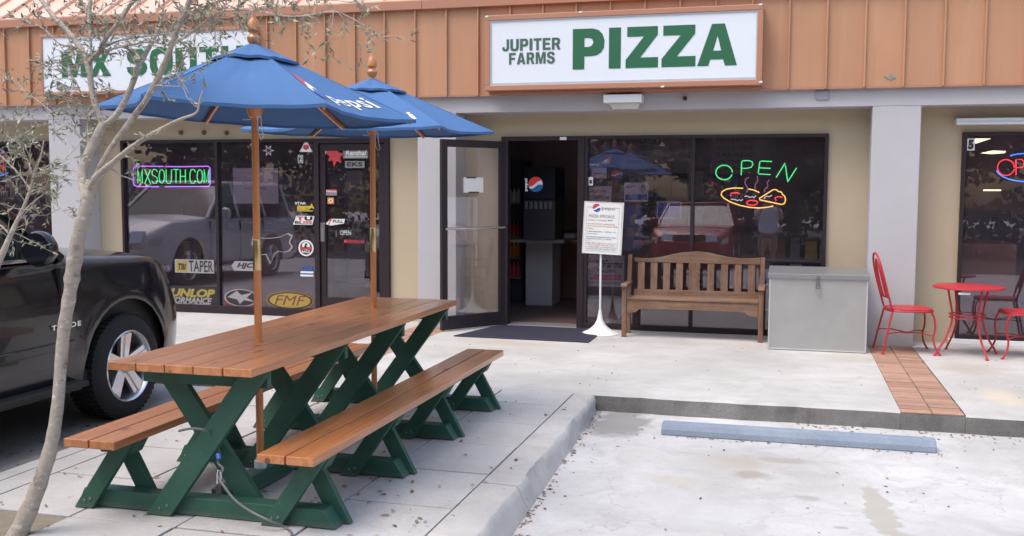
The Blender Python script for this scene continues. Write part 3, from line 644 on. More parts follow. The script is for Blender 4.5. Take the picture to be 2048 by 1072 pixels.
# security light
lt = thing('wall_light', 'white box light fixture with clear diffuser under the pizza sign', 'light', tuple(at(1246, 205, Y=10.62)))
a = at(1208, 194, Y=10.5); b = at(1284, 205, Y=10.5)
q = MB(); q.box(a.x, b.x, 10.46, 10.645, b.z, a.z+.02); q.build('housing', 'whitepaint', lt, bevel=.004)
q = MB(); c = at(1220, 219, Y=10.5); d = at(1280, 219, Y=10.5)
q.add([(a.x+.05, 10.48, b.z), (b.x-.02, 10.48, b.z), (b.x-.02, 10.63, b.z), (a.x+.05, 10.63, b.z), (c.x+.03, 10.5, c.z), (d.x-.02, 10.5, c.z), (d.x-.02, 10.62, c.z), (c.x+.03, 10.62, c.z)],
      [(0, 3, 2, 1), (4, 5, 6, 7), (0, 1, 5, 4), (1, 2, 6, 5), (2, 3, 7, 6), (3, 0, 4, 7)])
q.build('diffuser', basic('cloudy_lens', (.5, .47, .42), .2), lt, bevel=.004)

# ------------------------------------------------------------------ fascia signs
def letter_polys():
    P = [[(0, 0), (0, 1), (.62, 1), (.80, .96), (.93, .86), (1, .70), (.98, .52), (.90, .41), (.76, .34), (.60, .32), (.37, .32), (.37, 0)], [(.37, .55), (.52, .55), (.61, .59), (.65, .66), (.61, .74), (.52, .77), (.37, .77)]]
    I = [[(0, 0), (0, 1), (1, 1), (1, 0)]]
    Z = [[(0, 0), (0, .20), (.56, .76), (.04, .76), (.04, 1), (.98, 1), (.98, .79), (.45, .25), (1, .25), (1, 0)]]
    A = [[(0, 0), (.36, 1), (.68, 1), (1, 0), (.70, 0), (.65, .15), (.33, .15), (.28, 0)], [(.40, .36), (.60, .36), (.505, .72)]]
    return P, I, Z, Z, A
def block_glyph(ch):
    t = .30; h = .2      # stroke width (x, fraction of width) and height fraction
    def rnd(x0, y0, x1, y1, c): return [(x0+c, y0), (x1-c, y0), (x1-c*.3, y0+c*.3), (x1, y0+c), (x1, y1-c), (x1-c*.3, y1-c*.3), (x1-c, y1), (x0+c, y1), (x0+c*.3, y1-c*.3), (x0, y1-c), (x0, y0+c), (x0+c*.3, y0+c*.3)]
    D = {'I': (.34, [[(0, 0), (0, 1), (1, 1), (1, 0)]]), 'T': (.9, [[(.34, 0), (.66, 0), (.66, .8), (1, .8), (1, 1), (0, 1), (0, .8), (.34, .8)]]),
         'E': (.9, [[(0, 0), (1, 0), (1, .2), (.34, .2), (.34, .42), (.9, .42), (.9, .6), (.34, .6), (.34, .8), (.97, .8), (.97, 1), (0, 1)]]),
         'F': (.85, [[(0, 0), (.36, 0), (.36, .40), (.88, .40), (.88, .59), (.36, .59), (.36, .8), (1, .8), (1, 1), (0, 1)]]),
         'H': (1, [[(0, 0), (.32, 0), (.32, .4), (.68, .4), (.68, 0), (1, 0), (1, 1), (.68, 1), (.68, .6), (.32, .6), (.32, 1), (0, 1)]]),
         'U': (1, [[(0, .3), (.05, .13), (.16, .03), (.32, -.01), (.68, -.01), (.84, .03), (.95, .13), (1, .3), (1, 1), (.68, 1), (.68, .32), (.64, .22), (.56, .18), (.44, .18), (.36, .22), (.32, .32), (.32, 1), (0, 1)]]),
         'J': (.8, [[(0, .32), (.04, .14), (.16, .03), (.34, -.01), (.62, -.01), (.82, .03), (.95, .13), (1, .3), (1, 1), (.64, 1), (.64, .3), (.58, .2), (.48, .17), (.38, .2), (.34, .3), (.34, .36)]]),
         'P': (.95, [[(0, 0), (.34, 0), (.34, .34), (.66, .34), (.85, .38), (.97, .50), (1, .66), (.97, .83), (.85, .96), (.66, 1), (0, 1)], [(.34, .53), (.34, .81), (.56, .81), (.64, .76), (.66, .67), (.64, .58), (.56, .53)]]),
         'R': (1, [[(0, 0), (.32, 0), (.32, .37), (.46, .37), (.66, 0), (1, 0), (.76, .42), (.90, .51), (.95, .68), (.92, .84), (.82, .96), (.64, 1), (0, 1)], [(.32, .56), (.32, .81), (.52, .81), (.6, .77), (.62, .69), (.6, .60), (.52, .56)]]),
         'A': (1.1, [[(0, 0), (.30, 0), (.355, .17), (.645, .17), (.70, 0), (1, 0), (.66, 1), (.34, 1)], [(.41, .36), (.59, .36), (.5, .70)]]),
         'M': (1.25, [[(0, 0), (.24, 0), (.24, .68), (.40, 0), (.60, 0), (.76, .68), (.76, 0), (1, 0), (1, 1), (.66, 1), (.5, .38), (.34, 1), (0, 1)]]),
         'X': (1.1, [[(0, 0), (.32, 0), (.5, .32), (.68, 0), (1, 0), (.67, .51), (.98, 1), (.67, 1), (.5, .70), (.33, 1), (.02, 1), (.33, .51)]]),
         'O': (1.1, [rnd(0, -.01, 1, 1.01, .3), rnd(.31, .19, .69, .81, .15)]),
         'S': (1, [[(0, .33), (.31, .33), (.34, .22), (.42, .17), (.55, .17), (.65, .20), (.68, .28), (.63, .35), (.42, .42), (.2, .48), (.06, .58), (.02, .72), (.06, .87), (.2, .98), (.4, 1.01), (.62, 1.01), (.82, .96), (.94, .85), (.97, .69), (.66, .69), (.62, .79), (.54, .83), (.42, .83), (.34, .79), (.34, .71), (.42, .66), (.66, .60), (.86, .52), (.97, .42), (1, .28), (.94, .13), (.8, .02), (.58, -.02), (.38, -.02), (.18, .03), (.04, .15)]])}
    return D[ch]
def blocktext(parent, m_, txt, box, Y, gap=.13):
    ws_ = [(.5 if c == ' ' else block_glyph(c)[0]) for c in txt]; tot = sum(ws_)+gap*(len(txt)-1); k = (box[2]-box[0])/tot; x = box[0]
    for c, w_ in zip(txt, ws_):
        if c != ' ':
            vs, fs = fill2d([[(x+u*w_*k, box[1]+v*(box[3]-box[1])) for u, v in sp] for sp in block_glyph(c)[1]]); q = MB(); q.add([(v[0], Y, v[1]) for v in vs], fs); q.build('letter', m_, parent, recalc=False)
        x += (w_+gap)*k
SY = 10.38
ps = thing('pizza_sign', 'white box sign reading JUPITER FARMS PIZZA in green with terracotta frame', 'sign', (-1.7, SY, 2.58))
X0, X1, Z0, Z1 = -3.125, -0.275, 2.575, 3.36
q = MB(); fr = 0.055
q.box(X0, X1, SY-.012, 10.595, Z0, Z0+fr); q.box(X0, X1, SY-.012, 10.595, Z1-fr, Z1); q.box(X0, X0+fr, SY-.012, 10.594, Z0+fr, Z1-fr); q.box(X1-fr, X1, SY-.012, 10.594, Z0+fr, Z1-fr)
q.box(X0+.01, X1-.01, SY+.10, 10.596, Z0-.03, Z0)
q.build('frame', 'copper_dark', ps, bevel=.006)
q = MB(); q.box(X0+fr, X1-fr, SY+.006, SY+.05, Z0+fr, Z1-fr); q.build('sign_face', 'white', ps)
q = MB(); i_ = fr+.012
for a in ((X0+fr, X1-fr, Z0+fr, Z0+i_+.012), (X0+fr, X1-fr, Z1-i_, Z1-fr), (X0+fr, X0+i_, Z0+i_+.012, Z1-i_), (X1-i_, X1-fr, Z0+i_+.012, Z1-i_)): q.box(a[0], a[1], SY-.004, SY+.006, a[2], a[3])
q.build('retainer', basic('grey_retainer', (.45, .46, .5), .5), ps)
bx = (-2.182, 2.775, -0.52, 3.187); Wd = bx[2]-bx[0]
for (u0_, u1_), pl in zip(((0, .2), (.227, .301), (.331, .530), (.551, .755), (.765, 1.0)), letter_polys()):
    a = bx[0]+Wd*u0_; b = bx[0]+Wd*u1_
    zz0 = bx[1]+0.012*u0_; 
    vs, fs = fill2d([[(a+(b-a)*x, bx[1]+(bx[3]-bx[1])*y) for x, y in sp] for sp in pl]); q = MB(); q.add([(v[0], SY+.003, v[1]) for v in vs], fs); q.build('letter', 'greenink', ps, recalc=False)
blocktext(ps, 'greyink', 'JUPITER', (-2.94, 2.985, -2.31, 3.108), SY+.003); blocktext(ps, 'greyink', 'FARMS', (-2.865, 2.845, -2.37, 2.965), SY+.003)
for (x, z) in ((X1-.03, Z1-.004), (X1-.012, Z0+.03), (-1.25, Z0+.006), (X0+.02, Z1-.01), (-2.1, Z1-.004)):   # flaked white corners
    q = MB(); q.prism([(x-.02, z-.008), (x+.012, z-.010), (x+.022, z+.003), (x+.004, z+.009), (x-.015, z+.003)], 'Y', SY-.0155, SY-.0125)
    q.build('paint_flake', 'whitepaint', ps)
MY = 10.5
ms = thing('motorcycle_shop_sign', 'white box sign reading MX SOUTH in green behind the bare tree', 'sign', (-7.3, MY, 2.67))
X0, X1, Z0, Z1 = -8.80, -5.90, 2.655, 3.375
q = MB(); fr = .035
q.box(X0, X1, MY-.01, 10.595, Z0, Z0+fr); q.box(X0, X1, MY-.01, 10.595, Z1-fr, Z1); q.box(X0, X0+fr, MY-.01, 10.594, Z0+fr, Z1-fr); q.box(X1-fr, X1, MY-.01, 10.594, Z0+fr, Z1-fr)
q.build('frame', 'copper_dark', ms, bevel=.005)
q = MB(); q.box(X0+fr, X1-fr, MY+.004, MY+.05, Z0+fr, Z1-fr); q.build('sign_face', 'white', ms)
blocktext(ms, 'greenink', 'MX SOUTH', (-8.5, 2.86, -6.05, 3.165), MY+.001)

# ------------------------------------------------------------------ neon signs
def neon(name, label, strokes, Y, mats, rad=0.0065, parts=None, k_=.78):
    """strokes: (material, part name, [pixel points], closed)"""
    pts0 = at(*strokes[0][2][0], Y=Y)
    t = thing(name, label, 'neon sign', (pts0.x, Y, pts0.z))
    byp = {}
    for mat_, part, pp, closed in strokes:
        byp.setdefault((mat_, part), MB()).tube([at(x, y, Y=Y) for x, y in pp], rad*k_, 6, closed)
    for (mat_, part), q in byp.items(): q.build(part, mat_, t, smooth=True)
    return t
def cp(pts): return [(1250+u/4.122, 260+v/4.122) for u, v in pts]
def arcp(cx, cy, rx, ry, a0, a1, n=14): return [(cx+rx*math.cos(R(a0+(a1-a0)*i/n)), cy-ry*math.sin(R(a0+(a1-a0)*i/n))) for i in range(n+1)]
st = [('neongreen', 'letter_tube', cp(arcp(817, 350, 68, 60, 0, 345, 20)), False),
      ('neongreen', 'letter_tube', cp([(958, 372), (962, 262), (970, 254), (1020, 252), (1048, 262), (1054, 285), (1040, 308), (1000, 316), (968, 316)]), False),
      ('neongreen', 'letter_tube', cp([(1212, 260), (1125, 256), (1112, 262), (1098, 350), (1104, 362), (1200, 368)]), False),
      ('neongreen', 'letter_tube', cp([(1108, 312), (1200, 316)]), False),
      ('neongreen', 'letter_tube', cp([(1246, 392), (1320, 272)]), False), ('neongreen', 'letter_tube', cp([(1322, 290), (1340, 415)]), False), ('neongreen', 'letter_tube', cp([(1340, 428), (1415, 312)]), False),
      ('neonyellow', 'pizza_outline_tube', cp([(975, 480), (900, 478), (840, 486), (800, 508), (792, 535), (815, 562), (870, 594), (950, 622), (1030, 638), (1110, 643), (1180, 636), (1222, 626)]), False),
      ('neonyellow', 'pizza_outline_tube', cp([(1018, 486), (1065, 496), (1108, 516)]), False),
      ('neonyellow', 'slice_tube', cp([(1225, 490), (1105, 565), (1112, 576), (1290, 614), (1312, 608), (1324, 580), (1318, 548), (1298, 530), (1290, 512), (1262, 506), (1250, 494), (1228, 490)]), False),
      ('neonred', 'topping_tube', cp([(945, 525), (925, 518), (880, 520), (868, 534), (874, 546)]), False),
      ('neonred', 'topping_tube', cp(arcp(1048, 600, 46, 20, 0, 350, 14)), False),
      ('neonred', 'topping_tube', cp([(1300, 556), (1262, 548), (1236, 560), (1246, 584)]), False),
      ('neonwhite', 'cheese_tube', cp([(985, 548), (1010, 545), (1030, 556), (1052, 548), (1062, 558), (1080, 542)]), False),
      ('neonwhite', 'cheese_tube', cp([(872, 570), (905, 572), (925, 582), (945, 575), (955, 585), (972, 570)]), False),
      ('neonwhite', 'cheese_tube', cp([(1145, 566), (1165, 545), (1190, 550), (1212, 538)]), False),
      ('neondim', 'steam_tube', cp([(1022, 392), (994, 405), (988, 440), (1008, 470), (1012, 490), (1000, 515)]), False),
      ('neondim', 'steam_tube', cp([(1090, 380), (1096, 420), (1074, 450), (1070, 475), (1078, 488)]), False),
      ('neondim', 'steam_tube', cp([(1190, 412), (1172, 430), (1178, 465), (1150, 490), (1150, 515)]), False)]
neon('open_pizza_neon', 'green OPEN neon over a yellow steaming pizza with a slice', st, 11.06, None, 0.0075)
# MXSOUTH.COM neon
def glyph(ch):
    G = {'M': [[(0, 0), (0, 1), (.25, .1), (.5, 1), (.5, 0)], ], 'X': [[(0, 0), (.6, 1)], [(0, 1), (.6, 0)]],
         'S': [[(.6, .82), (.45, 1), (.15, 1), (0, .82), (.05, .6), (.55, .42), (.6, .2), (.45, 0), (.15, 0), (0, .18)]],
         'O': [[(.3, 0), (.08, .12), (0, .5), (.08, .88), (.3, 1), (.52, .88), (.6, .5), (.52, .12), (.3, 0)]],
         'U': [[(0, 1), (0, .2), (.12, 0), (.45, 0), (.58, .2), (.58, 1)]], 'T': [[(0, 1), (.6, 1)], [(.3, 1), (.3, 0)]], 'H': [[(0, 0), (0, 1)], [(.55, 0), (.55, 1)], [(0, .5), (.55, .5)]],
         '.': [[(.1, 0), (.2, 0)]], 'C': [[(.6, .8), (.45, 1), (.15, 1), (0, .75), (0, .25), (.15, 0), (.45, 0), (.6, .2)]], 'P': [[(0, 0), (0, 1), (.45, 1), (.6, .85), (.6, .62), (.45, .48), (0, .48)]],
         'E': [[(.6, 1), (0, 1), (0, 0), (.6, 0)], [(0, .5), (.5, .5)]], 'N': [[(0, 0), (0, 1), (.6, 0), (.6, 1)]]}
    return G[ch]
st = []
x = 275.5
for ch in 'MXSOUTH.COM':
    wd = 6 if ch == '.' else 14.2
    for s_ in glyph(ch):
        st.append(('neongreen', 'letter_tube', [(x+u/0.6*(wd-3.2) if ch != '.' else x+2+u*3, 366.5-v*27.5) for u, v in s_], False))
    x += wd if ch != '.' else 5
for seg in ([(327, 333), (274, 332), (268, 335), (266.5, 341), (266.5, 365), (269, 371), (275, 373), (318, 373.5)], [(331, 333), (360, 333.5), (416, 332.5), (420, 336), (420.5, 368), (417, 373), (330, 373.5)]):
    st.append(('neonpurple', 'border_tube', seg, False))
neon('web_address_neon', 'neon sign reading MXSOUTH.COM in green letters in a purple border', st, 11.06, None, 0.0075)
# right neon: blue oval with red OPEN, runs off frame
st = []
cx, cy = 2052, 336
st.append(('neonblue', 'oval_tube', arcp(cx, cy, 60, 29, 122, 60, 12), False)); st.append(('neonblue', 'oval_tube', arcp(cx, cy, 60, 27, 190, 350, 20), False))
st.append(('neonred', 'letter_tube', arcp(2012, 335, 17, 16, 0, 350, 18), False))
for i, ch in enumerate('PEN'):
    for s_ in glyph(ch): st.append(('neonred', 'letter_tube', [(2032+i*24+u/0.6*16, 350-v*31) for u, v in s_], False))
neon('open_oval_neon', 'red OPEN neon letters inside a blue oval in the right hand window', st, 11.06, None, 0.007)
st = []
for i, ch in enumerate('OPEN'):
    for s_ in glyph(ch): st.append(('neonred', 'letter_tube', [(-74+i*21+u/0.6*18, 342-v*32) for u, v in s_], False))
st.append(('neonblue', 'oval_tube', arcp(-30, 326, 60, 30, 50, 170, 14), False)); st.append(('neonblue', 'oval_tube', arcp(-30, 326, 60, 30, 190, 320, 14), False))
neon('open_neon', 'red neon letters cut off at the left edge of the photo', st, 11.06, None, 0.008)

# ------------------------------------------------------------------ window stickers and posters
GY = 10.983
def card(name, label, cat, pix, Y=GY, base='paper', prints=(), th=.004, parentname='print'):
    x0, z0, x1, z1 = pbox(*pix, Y)
    t = MB(); t.box(x0, x1, Y, Y+th, z0, z1); o = t.build(name, base); tag(o, label, cat)
    W, Hh = x1-x0, z1-z0; by = {}
    for pr in prints:
        mat_ = pr[1]; q = by.setdefault(mat_, MB()); u0_, v0_, u1_, v1_ = pr[2]
        bx = (x0+W*u0_, z0+Hh*v0_, x0+W*u1_, z0+Hh*v1_); yy = Y-.0012-.0004*len(by)
        if pr[0] == 'text': wallprint(q, text2d(pr[3], pr[4] if len(pr) > 4 else .02, pr[5] if len(pr) > 5 else 0), bx, yy)
        elif pr[0] == 'rect': q.add([(bx[0], yy+.0004, bx[1]), (bx[2], yy+.0004, bx[1]), (bx[2], yy+.0004, bx[3]), (bx[0], yy+.0004, bx[3])], [(0, 1, 2, 3)])
        elif pr[0] == 'oval': wallprint(q, fill2d([circ(0, 0, 1)]), bx, yy+.0003)
        elif pr[0] == 'poly': wallprint(q, fill2d(pr[3]), bx, yy)
    for m_, q in by.items(): q.build('print', m_, o, recalc=False)
    return o
def decal(name, label, prints, Y=GY, cat='sticker'):
    """die-cut sticker without backing: prints given as (kind, material, pixel box, ...)"""
    by = {}; c = None
    for n_, pr in enumerate(prints):
        bx = pbox(*pr[2], Y); q = by.setdefault(pr[1], MB()); yy = Y-.0007*n_
        c = c or Vector((bx[0], Y, bx[1]))
        if pr[0] == 'text': wallprint(q, text2d(pr[3], pr[4] if len(pr) > 4 else .02, pr[5] if len(pr) > 5 else 0), bx, yy)
        elif pr[0] == 'rect': q.add([(bx[0], yy, bx[1]), (bx[2], yy, bx[1]), (bx[2], yy, bx[3]), (bx[0], yy, bx[3])], [(0, 1, 2, 3)])
        elif pr[0] == 'oval': wallprint(q, fill2d([circ(0, 0, 1)]), bx, yy)
        elif pr[0] == 'ring': wallprint(q, fill2d([circ(0, 0, 1), circ(0, 0, pr[3])]), bx, yy)
        elif pr[0] == 'poly': wallprint(q, fill2d(pr[3]), bx, yy)
    if len(by) == 1:
        (m_, q), = by.items(); return tag(q.build(name, m_, recalc=False), label, cat)
    t = thing(name, label, cat, tuple(c))
    for m_, q in by.items(): q.build('print', m_, t, recalc=False)
    return t
star8 = [(math.cos(i*PI/6)*(1 if i % 2 == 0 else .35), math.sin(i*PI/6)*(1 if i % 2 == 0 else .35)) for i in range(12)]
card('window_poster', 'large plain grey paper sheet behind the left shop glass', 'poster', (467, 336, 556, 407), 11.03, 'dimpaper', [('text', 'grey', (.2, .55, .8, .62), 'MX RACE DAY'), ('text', 'grey', (.25, .4, .75, .46), 'SIGN UP HERE')])
decal('splat_sticker', 'white splash outline sticker high on the motorcycle shop glass', [('poly', 'paper', (526, 290, 548, 312), [star8, [(x*.72, y*.72) for x, y in star8]])])
decal('triangle_sticker', 'white triangle sticker with a red dot on the motorcycle shop glass', [('poly', 'paper', (599, 285, 625, 304), [[(0, 0), (1, 0), (.9, .25), (.62, 1), (.38, 1), (.1, .25)]]), ('oval', 'logored', (606, 289, 618, 300))])
decal('shop_number_sticker', 'small black and white number sticker beneath the triangle sticker', [('rect', 'paper', (596, 310, 606, 326)), ('rect', 'black', (597, 311, 605, 325)), ('text', 'paper', (599, 312, 604, 323), '2')])
decal('wing_banner_sticker', 'grey banner sticker lettered Renthal across the top of the glass door', [('rect', 'grey', (686, 297, 736, 317)), ('text', 'paper', (691, 300, 733, 311), 'Renthal', .03, .2), ('rect', 'paper', (690, 313, 734, 314.5))])
decal('box_logo_sticker', 'grey boxed logo sticker below the banner on the glass door', [('rect', 'grey', (690, 322, 729, 336)), ('text', 'black', (694, 324, 725, 333), 'EKS', .03)])
decal('flame_sticker', 'orange splash sticker at the top corner of the glass door', [('poly', 'logored', (652, 296, 688, 334), [[(0, .75), (.1, 1), (.35, .9), (.62, 1), (.7, .78), (1, .7), (.78, .5), (.85, .2), (.6, .32), (.45, 0), (.35, .35), (.12, .3), (.2, .55)]]), ('poly', 'paper', (646, 298, 654, 310), [star8])])
decal('red_label_sticker', 'red and grey label sticker on the left of the glass door', [('rect', 'logored', (652, 379, 674, 385)), ('rect', 'grey', (652, 385, 674, 391)), ('text', 'paper', (653, 380.5, 673, 384.5), 'Makita', .02)])
decal('orange_square_sticker', 'small orange square sticker under the red label sticker', [('rect', 'orange', (655, 395, 668, 408)), ('oval', 'paper', (657, 397, 666, 406)), ('oval', 'orange', (659, 399, 664, 404))])
decal('yellow_star_sticker', 'yellow sticker lettered team with a star point', [('text', 'yellow', (594, 409, 620, 420), 'team', .05, .3), ('text', 'paper', (590, 404, 612, 409), 'STAR', .02), ('rect', 'yellow', (594, 421, 626, 422.5)), ('poly', 'yellow', (618, 406, 629, 419), [[(0, 0), (.5, 1), (1, 0), (.5, .3)]])])
decal('tu_sticker', 'white slanted sticker with red and black TU lettering', [('poly', 'paper', (586, 432, 629, 449), [[(.0, 0), (.16, 1), (1, 1), (.9, 0)]]), ('text', 'logored', (594, 433, 607, 441), 'T', .06), ('text', 'black', (609, 433, 625, 441), 'U', .06), ('text', 'black', (590, 442, 606, 447.5), 'BL', .03), ('text', 'logored', (607, 442, 624, 447.5), 'ISS', .03)])
decal('pull_sticker', 'white slanted sticker with red seven and PULL on the door', [('poly', 'paper', (650, 438, 690, 451), [[(.0, .2), (.3, 1), (1, 1), (.95, .35), (.3, 0)]]), ('text', 'logored', (656, 438, 664, 450), '7', .06, .3), ('text', 'black', (666, 440, 686, 445.5), 'PULL', .03)])
decal('open_sticker', 'pale OPEN lettering on the motorcycle shop door', [('text', 'paper', (680, 461, 702, 470), 'OPEN', .0), ('rect', 'grey', (672, 461, 673, 474))])
decal('red_line_sticker', 'thin red logo line sticker beneath the OPEN lettering', [('oval', 'logored', (688, 479, 694, 486)), ('text', 'logored', (695, 480, 729, 486), 'HONDA LINE', .02)])
decal('roundel_sticker', 'round white sticker with black ring and red band on the shop glass', [('oval', 'paper', (597, 480, 627, 512)), ('oval', 'black', (600, 483, 624, 509)), ('oval', 'paper', (604, 484, 620, 500)), ('rect', 'logored', (601, 494, 623, 499)), ('text', 'paper', (604, 501, 620, 506), 'RACE', .03), ('poly', 'black', (608, 486, 616, 496), [[(0, 0), (.4, 1), (1, .8), (.6, .5), (.8, 0)]])])
decal('blue_white_sticker', 'small blue and white sticker low on the shop glass', [('text', 'logoblue', (603, 534, 626, 541), 'DPR', .05, .2), ('rect', 'paper', (601, 543, 627, 546)), ('rect', 'logoblue', (601, 547, 627, 549)), ('rect', 'paper', (601, 549.5, 627, 552.5))])
decal('partial_sticker', 'white lettered sticker half hidden behind the black hood', [('rect', 'grey', (316, 529, 341, 543)), ('text', 'paper', (310, 531, 339, 542), 'on', .06)], Y=11.03)
decal('taper_sticker', 'white and yellow TAPER sticker on the motorcycle shop glass', [('rect', 'dimwhite', (350, 520, 428, 545)), ('rect', 'dimyellow', (353, 522, 374, 543)), ('text', 'black', (356, 527, 372, 539), 'TBI', .04, .2), ('text', 'black', (378, 522, 426, 543), 'TAPER', .01)])
decal('helmet_brand_sticker', 'black and white slanted sticker lettered HJC', [('poly', 'dimwhite', (463, 523, 512, 541), [[(0, .5), (.15, 1), (1, 1), (.92, 0), (.1, 0)]]), ('text', 'black', (474, 526, 508, 538), 'HJC', .04, .3)])
fox = [(0, .55), (.05, .9), (.18, .80), (.35, .78), (.55, .80), (.72, .86), (.9, 1), (1, .9), (.93, .62), (1, .45), (.92, .25), (.78, .2), (.66, .24), (.55, .1), (.45, -.3), (.34, .1), (.2, .05), (.1, .2)]
def inset(p, k): cx = sum(a for a, b in p)/len(p); cy = sum(b for a, b in p)/len(p); return [(cx+(a-cx)*k, cy+(b-cy)*k) for a, b in p]
decal('animal_head_sticker', 'large grey outlined animal head sticker beside the near umbrella pole', [('poly', 'dimwhite', (503, 466, 586, 528), [fox, inset(fox, .9)])])
decal('tyre_banner', 'black banner with yellow DUNLOP and grey PERFORMANCE CENTER', [('rect', 'black', (300, 574, 437, 622)), ('text', 'dimyellow', (322, 579, 430, 592), 'DUNLOP', .05, .25), ('text', 'dimwhite', (318, 596, 424, 605), 'PERFORMANCE', .04, .25), ('text', 'dimwhite', (350, 608, 420, 617), 'CENTER', .04, .25), ('text', 'paper', (333, 608, 347, 616), '##', .04, .3)], cat='banner')
decal('star_oval_sticker', 'white oval sticker with black star shapes and a red base', [('oval', 'dimred', (449, 588, 520, 624)), ('oval', 'dimwhite', (449, 579, 516, 612)), ('oval', 'black', (452, 581, 513, 610)), ('poly', 'dimwhite', (455, 583, 510, 607), [[(0, .5), (.35, 1), (.5, .7), (.9, .9), (.7, .5), (1, .2), (.6, .3), (.45, 0), (.35, .35)]])])
decal('orange_oval_sticker', 'orange and yellow oval FMF sticker low on the glass', [('oval', 'dimorange', (532, 584, 628, 618)), ('oval', 'black', (535, 586, 625, 616)), ('oval', 'dimyellow', (539, 588, 621, 614)), ('text', 'dimred', (549, 592, 612, 609), 'FMF', .0, .3)])
decal('tanning_lettering', 'white lettering on the glass of the leftmost shop', [('rect', 'grey', (-30, 352, 52, 354)), ('text', 'paper', (-30, 356, 45, 366), 'TAN  CUTS', .0), ('text', 'paper', (-8, 370, 18, 379), 'OF', .0), ('text', 'paper', (-26, 382, 36, 392), 'WHITES', .0)], Y=11.03, cat='lettering')
# pizza window
decal('vertical_cola_logo', 'pepsi word and red white blue globe turned sideways inside the doorway', [('oval', 'paper', (1057, 353, 1085, 384))], 12.3)
# posters
card('grey_flyer', 'small grey flyer taped high inside the pizza window', 'flyer', (1183, 336, 1213, 356), 11.03, 'dimpaper', [('rect', 'grey', (.1, .4, .9, .5))])
card('menu_flyer', 'beige menu flyer just above the white menu stand', 'flyer', (1173, 372, 1223, 405), 11.03, 'dimpaper', [('text', 'orange', (.2, .6, .8, .75), 'PIZZA'), ('rect', 'grey', (.1, .2, .9, .4))])
card('person_flyer', 'grey flyer with blue band right of the menu stand top', 'flyer', (1248, 365, 1297, 403), 11.03, 'dimpaper', [('rect', 'logoblue', (.04, .08, .96, .38)), ('oval', 'grey', (.7, .45, .88, .9)), ('text', 'darkblue', (.08, .72, .5, .84), 'REALTY')])
card('blue_poster', 'blue two column notice with pale border in the pizza window', 'notice', (1313, 403, 1363, 437), 11.03, 'dimpaper', [('rect', 'logoblue', (.05, .06, .49, .94)), ('rect', 'logoblue', (.53, .06, .95, .94)), ('text', 'grey', (.1, .65, .44, .75), 'NOTICE'), ('text', 'grey', (.58, .65, .9, .75), 'HOURS'), ('text', 'grey', (.1, .3, .44, .4), 'SAFETY'), ('text', 'grey', (.58, .3, .9, .4), '11 - 9')])
card('blue_tall_poster', 'tall dim blue poster behind the menu stand', 'poster', (1250, 410, 1284, 500), 11.035, 'darkblue', [('rect', 'grey', (.15, .3, .85, .5)), ('oval', 'grey', (.25, .55, .75, .8))])
card('restaurant_sign', 'grey window sign lettered Jupiter Farms with phone number behind the stand pole', 'sign', (1162, 511, 1249, 572), 11.03, 'dimpaper',
     [('text', 'black', (.12, .68, .62, .90), 'Jupiter', .02, .4), ('text', 'black', (.5, .60, .96, .84), 'Farms', .02, .4), ('text', 'black', (.38, .44, .80, .56), '746-5990', .02), ('rect', 'logored', (.22, .22, .92, .38)), ('text', 'dimpaper', (.26, .25, .88, .35), 'PIZZA RISTORANTE', .02), ('text', 'black', (.12, .08, .9, .16), 'Dine In - Take Out - Delivery', .01)])
decal('shop_number_six', 'grey number 6 sticker at the top of the pizza window', [('text', 'grey', (1168, 288, 1178, 301), '6', .03)])
decal('small_round_sticker', 'tiny round blue sticker beside a white tag on the pizza window', [('oval', 'paper', (1165, 356, 1175, 369)), ('oval', 'logoblue', (1166, 357, 1174, 368))])
decal('white_tag_sticker', 'small white upright tag sticker with black square on the pizza window', [('rect', 'paper', (1177, 354, 1186, 371)), ('rect', 'black', (1179, 360, 1184, 367))])
r_, w_, b_ = globe_parts(0, 0, 1, 1)
def globe_decal(name, label, pix, Y, extra=(), ring=True):
    x0, y0, x1, y1 = pix; bx = pbox(*pix, Y); cx, cz = (bx[0]+bx[2])/2, (bx[1]+bx[3])/2; rx, rz = (bx[2]-bx[0])/2, (bx[3]-bx[1])/2
    t = thing(name, label, 'logo', (cx, Y, cz))
    if ring:
        q = MB(); vs, fs = fill2d([circ(cx, cz, rx*1.08, rz*1.08)]); q.add([(v[0], Y+.001, v[1]) for v in vs], fs); q.build('backing', 'paper', t, recalc=False)
    for nm, pl, m_ in (('red_part', r_, 'logored'), ('white_part', w_, 'paper'), ('blue_part', b_, 'logoblue')):
        q = MB(); vs, fs = fill2d([[(cx+rx*a, cz+rz*b) for a, b in pl]]); q.add([(v[0], Y-.001, v[1]) for v in vs], fs); q.build(nm, m_, t, recalc=False)
    return t
globe_decal('oval_globe_sticker', 'oval red white and blue globe sticker in the pizza window', (1222, 341, 1246, 355), 11.03, ring=False)
decal('number_five_sticker', 'white square sticker with black number 5 on the right window', [('rect', 'paper', (1934, 277, 1950, 301)), ('text', 'black', (1936, 279, 1948, 299), '5', .08)])

